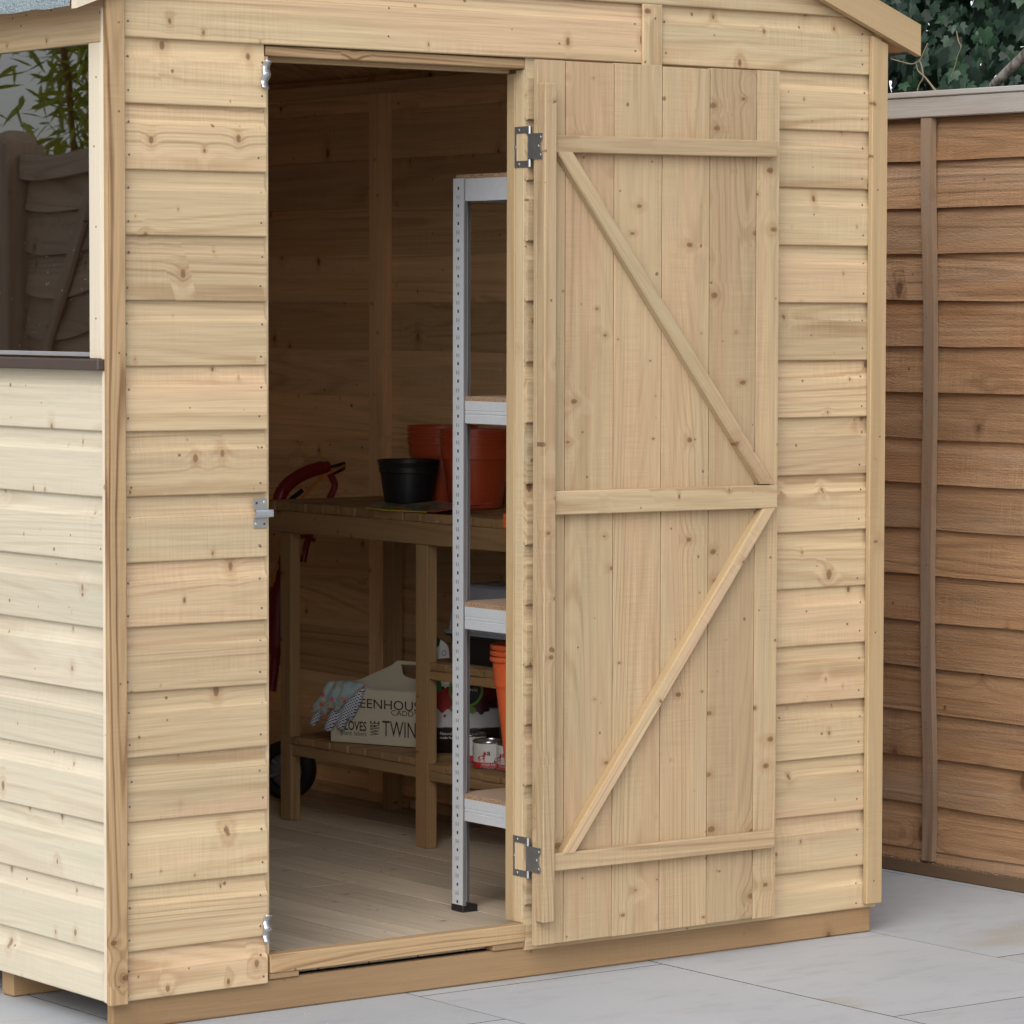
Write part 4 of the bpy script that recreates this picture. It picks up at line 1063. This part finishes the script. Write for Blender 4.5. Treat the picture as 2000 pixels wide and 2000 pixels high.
mb = MB(); tube(mb, curve([Q(673, 909, YM-.01), Q(655, 918, YM-.016), Q(634, 929, YM-.02), Q(614, 945, YM-.02), Q(600, 963, YM-.018), Q(586, 978, YM-.014), Q(572, 988, YM), Q(562, 1010), Q(568, 1050), Q(585, 1085), Q(597, 1060), Q(598, 1040)], 6), .0034, 8)
mb.build('cable', M['orange'], mach)
mb = MB(); tube(mb, curve([Q(548, 1100), Q(536, 1120), Q(532, 1150), Q(540, 1180), Q(548, 1130), Q(551, 1140), Q(549, 1200), Q(552, 1285), Q(540, 1292), Q(530, 1300)], 6), .0034, 8); mb.build('cable', M['orange'], mach)
mb = MB(); tube(mb, curve([Q(556, 1085), Q(546, 1150), Q(541, 1220), Q(538, 1280), Q(530, 1350)], 6), [.014]*6+[.026]*12+[.012]*7, 14); mb.build('body', M['red'], mach)
wc = Q(560, 1510); 
def wheel(c, ax, r, w):
    mb = MB(); n = 36; a = ax.normalized(); b = a.orthogonal().normalized(); c2 = a.cross(b); prof_ = [(r*.62, -w/2), (r*.9, -w/2), (r, -w*.3), (r, w*.3), (r*.9, w/2), (r*.62, w/2), (r*.60, 0)]
    vs = [c+a*z+(b*math.cos(2*math.pi*i/n)+c2*math.sin(2*math.pi*i/n))*rr for i in range(n) for rr, z in prof_]; k = len(prof_)
    mb.add(vs, [(i*k+j, i*k+(j+1) % k, ((i+1) % n)*k+(j+1) % k, ((i+1) % n)*k+j) for i in range(n) for j in range(k)], None, .5, 0, True)
    o = mb.build('wheel', M['tyre'], mach)
    hb = MB(); vs = [c+a*z+(b*math.cos(2*math.pi*i/n)+c2*math.sin(2*math.pi*i/n))*rr for i in range(n) for rr, z in ((r*.60, .0), (r*.50, w*.2), (r*.18, w*.4), (r*.02, w*.42))]
    hb.add(vs, [(i*4+j, i*4+j+1, ((i+1) % n)*4+j+1, ((i+1) % n)*4+j) for i in range(n) for j in range(3)], None, .5, 0, True)
    for q in range(6):
        an = q*math.pi/3; d_ = b*math.cos(an)+c2*math.sin(an); tube(hb, [c+a*w*.42+d_*r*.15, c+a*w*.28+d_*r*.56], .005, 8)
    hb.build('hub', M['smoke'], o)
rw = .072; wc.z = .0805+rw; wheel(wc, Vector((-.75, -.66, 0)), rw, .045)
settle(mach)

# ------------------------------------------------------------------ boundary fence on the right (waney lap panels)
def fence_panel(L, H, label, group, cap=True):
    """panel along local +y from 0 to L; its face looks to local -x"""
    t_ = thing('boundary_fence', label, 'fence', (0, 0, 0), group)
    mb = MB(); p = .1035; n = 24; kk = 0; z = H-.155
    while z > -.08:
        o3 = off(); bs = R.random(); ph = R.uniform(0, 99); vs = []; gc = []; hh = .140
        for i in range(n+1):
            y = L*i/n; wob = .0045*mnoise.noise(Vector((y*2.2, ph, 0)))+.0022*mnoise.noise(Vector((y*9, ph, 3)))
            b0 = max(z+wob, .0305); zt = max(min(z+hh, H-.02), .034)
            for (x, zz) in ((.0015, b0), (.0085, b0+.001), (.0215, zt), (.0165, zt)): vs.append(Vector((x, y, zz))); gc.append(o3+Vector((y, zz-z, x)))
        fs = []
        for i in range(n):
            for j in range(4): fs.append((i*4+j, i*4+(j+1) % 4, (i+1)*4+(j+1) % 4, (i+1)*4+j))
        fs += [(3, 2, 1, 0), (n*4, n*4+1, n*4+2, n*4+3)]
        mb.add(vs, [f[::-1] for f in fs], gc, bs); z -= p
    mb.build('slats', WOOD['fence'], t_)
    def fb(nm, c0, c1, ga, mat): return one(nm, c0, c1, WOOD[mat], ga, .002, parent=t_)
    fb('top_rail', (-.0180, .001, H-.0585), (.0010, L-.001, H-.0135), 1, 'weathered'); fb('rail', (.0225, .001, H-.0585), (.040, L-.001, H-.0135), 1, 'weathered')
    fb('capping', (-.0220, .0, H-.0130), (.044, L, H), 1, 'weathered')
    for y in (.030, L/3, 2*L/3, L-.065):
        m_ = MB(); seg = 26; o3 = off(); ph = R.uniform(0, 50); w = .033; vs = []; gc = []
        for i in range(seg+1):
            z = .036+(H-.096)*i/seg; dx = .0025*mnoise.noise(Vector((z*6, ph, 0)))+.0045*((z-.02) % p)/p*0; dy = .0100*mnoise.noise(Vector((z*2.3, ph, 5)))-.020*(1-z/H)*(1 if y > .2 else 0)
            for (x, yy) in ((-.0140, 0), (-.0140, w), (.0008, w), (.0008, 0)): vs.append(Vector((x+dx*(x < 0), y+yy+dy, z))); gc.append(o3+Vector((z, yy, x)))
        fs = [(i*4+j, i*4+(j+1) % 4, (i+1)*4+(j+1) % 4, (i+1)*4+j) for i in range(seg) for j in range(4)]+[(3, 2, 1, 0), (seg*4, seg*4+1, seg*4+2, seg*4+3)]
        m_.add(vs, fs, gc, .4)
        for i in range(9): zz = .15+i*.185; disc(m_, (-.0142, y+w/2-.020*(1-zz/H)*(1 if y > .2 else 0), zz), -X, .0024, 8, 1)
        m_.build('batten', [WOOD['batten'], M['nail']], t_)
    fb('gravel_board', (-.0100, .001, .0), (.030, L-.001, .0300), 1, 'gravel')
    return t_
def copy_thing(o, label):
    c = o.copy(); COL.objects.link(c); c['label'] = label
    for ch in o.children:
        d = ch.copy(); COL.objects.link(d); d.parent = c
        for g_ in ch.children: e = g_.copy(); COL.objects.link(e); e.parent = d
    return c
FL = 1.83
fpn = fence_panel(FL, 1.765, 'brown waney lap fence panel right of the shed, with gravel board and weathered top rail', 'fence panels along the boundary')
FA = math.atan(-.022)
def fplace(o, y): o.location = (2.4225-.022*(y-.45), y, 0); o.rotation_euler = (0, 0, -math.atan(-.022))
fplace(fpn, .478-FL/3+.012)
y0f = .478-FL/3+.012
f2 = copy_thing(fpn, 'brown waney lap fence panel behind the shed, farther along the boundary'); fplace(f2, y0f+FL+.06)
f3 = copy_thing(fpn, 'brown waney lap fence panel nearest the camera side, beyond the right picture edge'); fplace(f3, y0f-FL-.06)
# crumbs of sawdust and grit along the gravel board
mb = MB()
for i in range(420):
    y = R.uniform(-.3, 1.0); x = 2.4225-.022*(y-.45)
    p = Vector((x+R.uniform(-.010, -.001), y, .0301)) if R.random() < .55 else Vector((x-.012-abs(R.gauss(0, .12)), y, .0009))
    s = R.uniform(.0006, .0018); a = R.uniform(0, 3)
    vs = [p+Vector((math.cos(a)*s, math.sin(a)*s, 0)), p+Vector((-math.sin(a)*s, math.cos(a)*s, 0)), p+Vector((-math.cos(a)*s, -math.sin(a)*s, 0)), p+Vector((0, 0, s))]
    mb.add(vs, [(0, 1, 3), (1, 2, 3), (2, 0, 3)])
for i in range(260):
    p = Vector((R.uniform(.1, 2.2), -abs(R.gauss(0, .35)), .0009)); s = R.uniform(.0004, .0011); a = R.uniform(0, 3)
    vs = [p+Vector((math.cos(a)*s*2, math.sin(a)*s*2, 0)), p+Vector((-math.sin(a)*s, math.cos(a)*s, 0)), p+Vector((-math.cos(a)*s*2, -math.sin(a)*s*2, 0)), p+Vector((0, 0, s))]
    mb.add(vs, [(0, 1, 3), (1, 2, 3), (2, 0, 3)])
tag(mb.build('sawdust', plain('sawdust', (.58, .47, .33), .9)), 'pale sawdust crumbs scattered along the fence foot and paving', 'sawdust', kind='stuff')

# ------------------------------------------------------------------ ivy and tree beyond the fence
def leafy(mb, c, up, nrm, s, bs, outline):
    up = Vector(up).normalized(); nrm = Vector(nrm).normalized(); rt = up.cross(nrm)
    if rt.length < .05: rt = up.orthogonal()
    rt.normalize(); nrm = rt.cross(up)
    vs = [c]
    for (a, b) in outline: vs.append(c+rt*a*s+up*b*s-nrm*(.22*abs(a)*s+.10*b*b*s))
    k = len(outline); mb.add(vs, [(0, i+1, (i+1) % k+1) for i in range(k)], None, bs)
IVY = [(0, -.15), (.22, -.34), (.50, -.18), (.40, .05), (.56, .28), (.24, .32), (0, .80), (-.24, .32), (-.56, .28), (-.40, .05), (-.50, -.18), (-.22, -.34)]
ivy = thing('ivy', 'dense dark green ivy growing above the fence top', 'ivy', (2.9, .5, 0))
mb = MB(); cnt = 0
while cnt < 11000:
    y = R.uniform(-1.3, 2.6); z = R.uniform(1.25, 3.0); dep = R.random()**1.6
    bulge = .22*mnoise.noise(Vector((y*1.6, z*1.9, 1)))+.14*mnoise.noise(Vector((y*4, z*4.6, 8)))
    x = 2.78-bulge+dep*.55
    if mnoise.noise(Vector((y*5, z*5, x*5))) < -.42: continue
    n = Vector((-1, R.uniform(-.9, .5), R.uniform(-.2, 1.1))); u = Vector((R.uniform(-.5, .2), R.uniform(-.8, .8), R.uniform(-1.2, -.1)))
    leafy(mb, Vector((x, y, z)), u, n, R.uniform(.020, .042), R.random()**1.5, IVY); cnt += 1
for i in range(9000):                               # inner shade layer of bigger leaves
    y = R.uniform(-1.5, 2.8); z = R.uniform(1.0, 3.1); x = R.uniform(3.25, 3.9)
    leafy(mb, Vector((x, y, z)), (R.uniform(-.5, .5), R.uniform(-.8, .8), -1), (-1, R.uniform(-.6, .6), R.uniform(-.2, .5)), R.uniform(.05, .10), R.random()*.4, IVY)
mb.build('leaves', M['ivy'], ivy)
def V(u, v, x=2.66): return at(u, v, x=x)
def stem(pts, r, n=5):
    st = MB(); c = curve(pts, n); rr = r if not isinstance(r, tuple) else [r[0]+(r[1]-r[0])*i/(len(c)-1) for i in range(len(c))]
    tube(st, c, rr, 7); st.build('stem', M['stem'], ivy)
stem([V(1740, 115), V(1762, 121), V(1782, 125), V(1797, 117), V(1806, 98), V(1812, 85)], (.0013, .0022))
stem([V(1796, 118), V(1801, 132), V(1803, 152), V(1795, 166), V(1791, 182)], .0017)
stem([V(1790, 124), V(1793, 138), V(1806, 150), V(1818, 165), V(1828, 178)], (.0012, .0030))
stem([V(1868, 60), V(1872, 80), V(1877, 92), V(1870, 110), V(1865, 130), V(1858, 150)], .0013)
for i in range(14):
    y = R.choice((R.uniform(-1, -.1), R.uniform(.9, 2.4))); z = R.uniform(1.8, 2.6); p = Vector((R.uniform(2.66, 2.8), y, z)); stem([p, p+Vector((.03, R.uniform(-.1, .1), R.uniform(-.1, .1))), p+Vector((.0, R.uniform(-.2, .2), R.uniform(-.25, .25)))], R.uniform(.0012, .002), 4)
settle(ivy)
tree = thing('tree', 'grey barked slanting branch rising through the ivy above the fence', 'tree', (2.75, .2, 1.0))
mb = MB(); tube(mb, [V(1920, 190, 2.62), V(1945, 162, 2.62), V(1975, 133, 2.62), V(2000, 110, 2.62), V(2040, 68, 2.62), V(2100, 0, 2.62)], [.0100, .0110, .0120, .0130, .0140, .0150], 14)
a_ = V(1920, 190, 2.62); tube(mb, [a_, a_+Vector((.05, .12, -.3)), a_+Vector((.10, .2, -.9)), a_+Vector((.12, .22, -1.75))], [.0100, .016, .03, .045], 12)
mb.build('trunk', M['bark'], tree)
mb = MB(); b_ = V(2040, 40, 2.62)
for i in range(700):
    p = b_+Vector((R.gauss(.25, .25), R.gauss(-.25, .3), R.gauss(.45, .25)))
    if p.x < 2.56 and p.z < 1.95: continue
    leafy(mb, p, (R.uniform(-1, 1), R.uniform(-1, 1), -1), (-1, R.uniform(-1, 1), R.uniform(-.3, 1)), R.uniform(.03, .05), R.random(), IVY)
mb.build('crown', M['ivy'], tree); settle(tree)

# ------------------------------------------------------------------ left boundary, seen only in the window pane
XL = -1.25
lf = thing('boundary_fence', 'old curved top fence panel mirrored in the shed window', 'fence', (XL, 1.3, 0))
mb = MB(); y0, y1 = .95, 2.555
def rise(y): return .17*(1-math.cos(math.pi*max(0, 2.47-y)/1.45))/2+(.05*(y-2.47)**2/.01 if y > 2.47 else 0)*.2
def topz(y): return 1.650+rise(y)
n = 44; z = 1.512; k = 0
while z > .02:
    o3 = off(); bs = R.random(); ph = R.uniform(0, 99); vs = []; gc = []
    for i in range(n+1):
        y = y0+(y1-y0)*i/n; lift = rise(y)*max(.0, 1+.55*k if k < 4 else 2.6-.3*(k-4))+.004*mnoise.noise(Vector((y*3, ph, 0)))
        zt = min(z+lift+.155, topz(y)-.01)
        for (x, zz) in ((.008, z+lift), (-.004, z+lift+.001), (-.018, zt), (-.013, zt)): vs.append(Vector((XL+x, y, zz))); gc.append(o3+Vector((y, zz-z, x)))
    fs = [(i*4+j, i*4+(j+1) % 4, (i+1)*4+(j+1) % 4, (i+1)*4+j) for i in range(n) for j in range(4)]
    mb.add(vs, fs, gc, bs); z -= .106; k += 1
mb.build('slats', WOOD['old_fence'], lf)
mb = MB(); vs = []; gc = []; o3 = off()
for i in range(n+1):
    y = y0+(y1-y0)*i/n; tz = topz(y)
    for (x, dz) in ((.024, -.058), (.024, 0), (-.03, 0), (-.03, -.058)): vs.append(Vector((XL+x, y, tz+dz))); gc.append(o3+Vector((y, dz, x)))
mb.add(vs, [(i*4+j, i*4+(j+1) % 4, (i+1)*4+(j+1) % 4, (i+1)*4+j) for i in range(n) for j in range(4)], gc, .9); mb.build('top_rail', WOOD['old_fence'], lf)
mb = MB(); bar(mb, (XL+.009, 2.60, .88), (XL+.009, 2.205, 1.575), .030, .014, X); mb.build('brace', WOOD['old_fence'], lf); settle(lf)
mb = MB(); box(mb, (XL-.06, 2.562, 0), (XL+.050, 2.672, 1.685), 2, .004)
lathe(mb, (XL-.005, 2.617, 1.6852), [(.054, 0), (.052, .012), (.042, .026), (.022, .034), (0, .036)], 20)
tag(mb.build('fence_post', WOOD['old_fence']), 'round topped fence post mirrored in the shed window', 'fence post')
bam = thing('bamboo', 'yellow green bamboo mirrored in the top of the shed window', 'bamboo', (XL-.5, 2.5, 0))
mb = MB(); cn_ = MB()
for i in range(15):
    b0 = Vector((XL-.60+R.uniform(-.25, .25), 2.5+R.uniform(-.5, .45), 0)); t0 = b0+Vector((R.uniform(-.25, .25), R.uniform(-.3, .3), R.uniform(2.3, 2.9)))
    tube(cn_, curve([b0, (b0+t0)/2+Vector((.02, .02, 0)), t0], 8), [.009]*9+[.006]*8, 8)
    for q in range(560):
        t_ = R.uniform(.56, .96); p = b0+(t0-b0)*t_+Vector((R.gauss(0, .15), R.gauss(0, .15), R.gauss(0, .06)))
        if p.x > XL-.12 and p.z < 1.95: continue
        leafy(mb, p, (R.uniform(-1, 1), R.uniform(-1, 1), R.uniform(-1, .2)), (R.uniform(-1, 1), R.uniform(-1, 1), 1), R.uniform(.04, .075), R.random(), [(0, -.5), (.11, -.2), (.12, .2), (0, 1.0), (-.12, .2), (-.11, -.2)])
mb.build('leaves', M['bamboo'], bam); cn_.build('cane', M['cane'], bam); settle(bam)
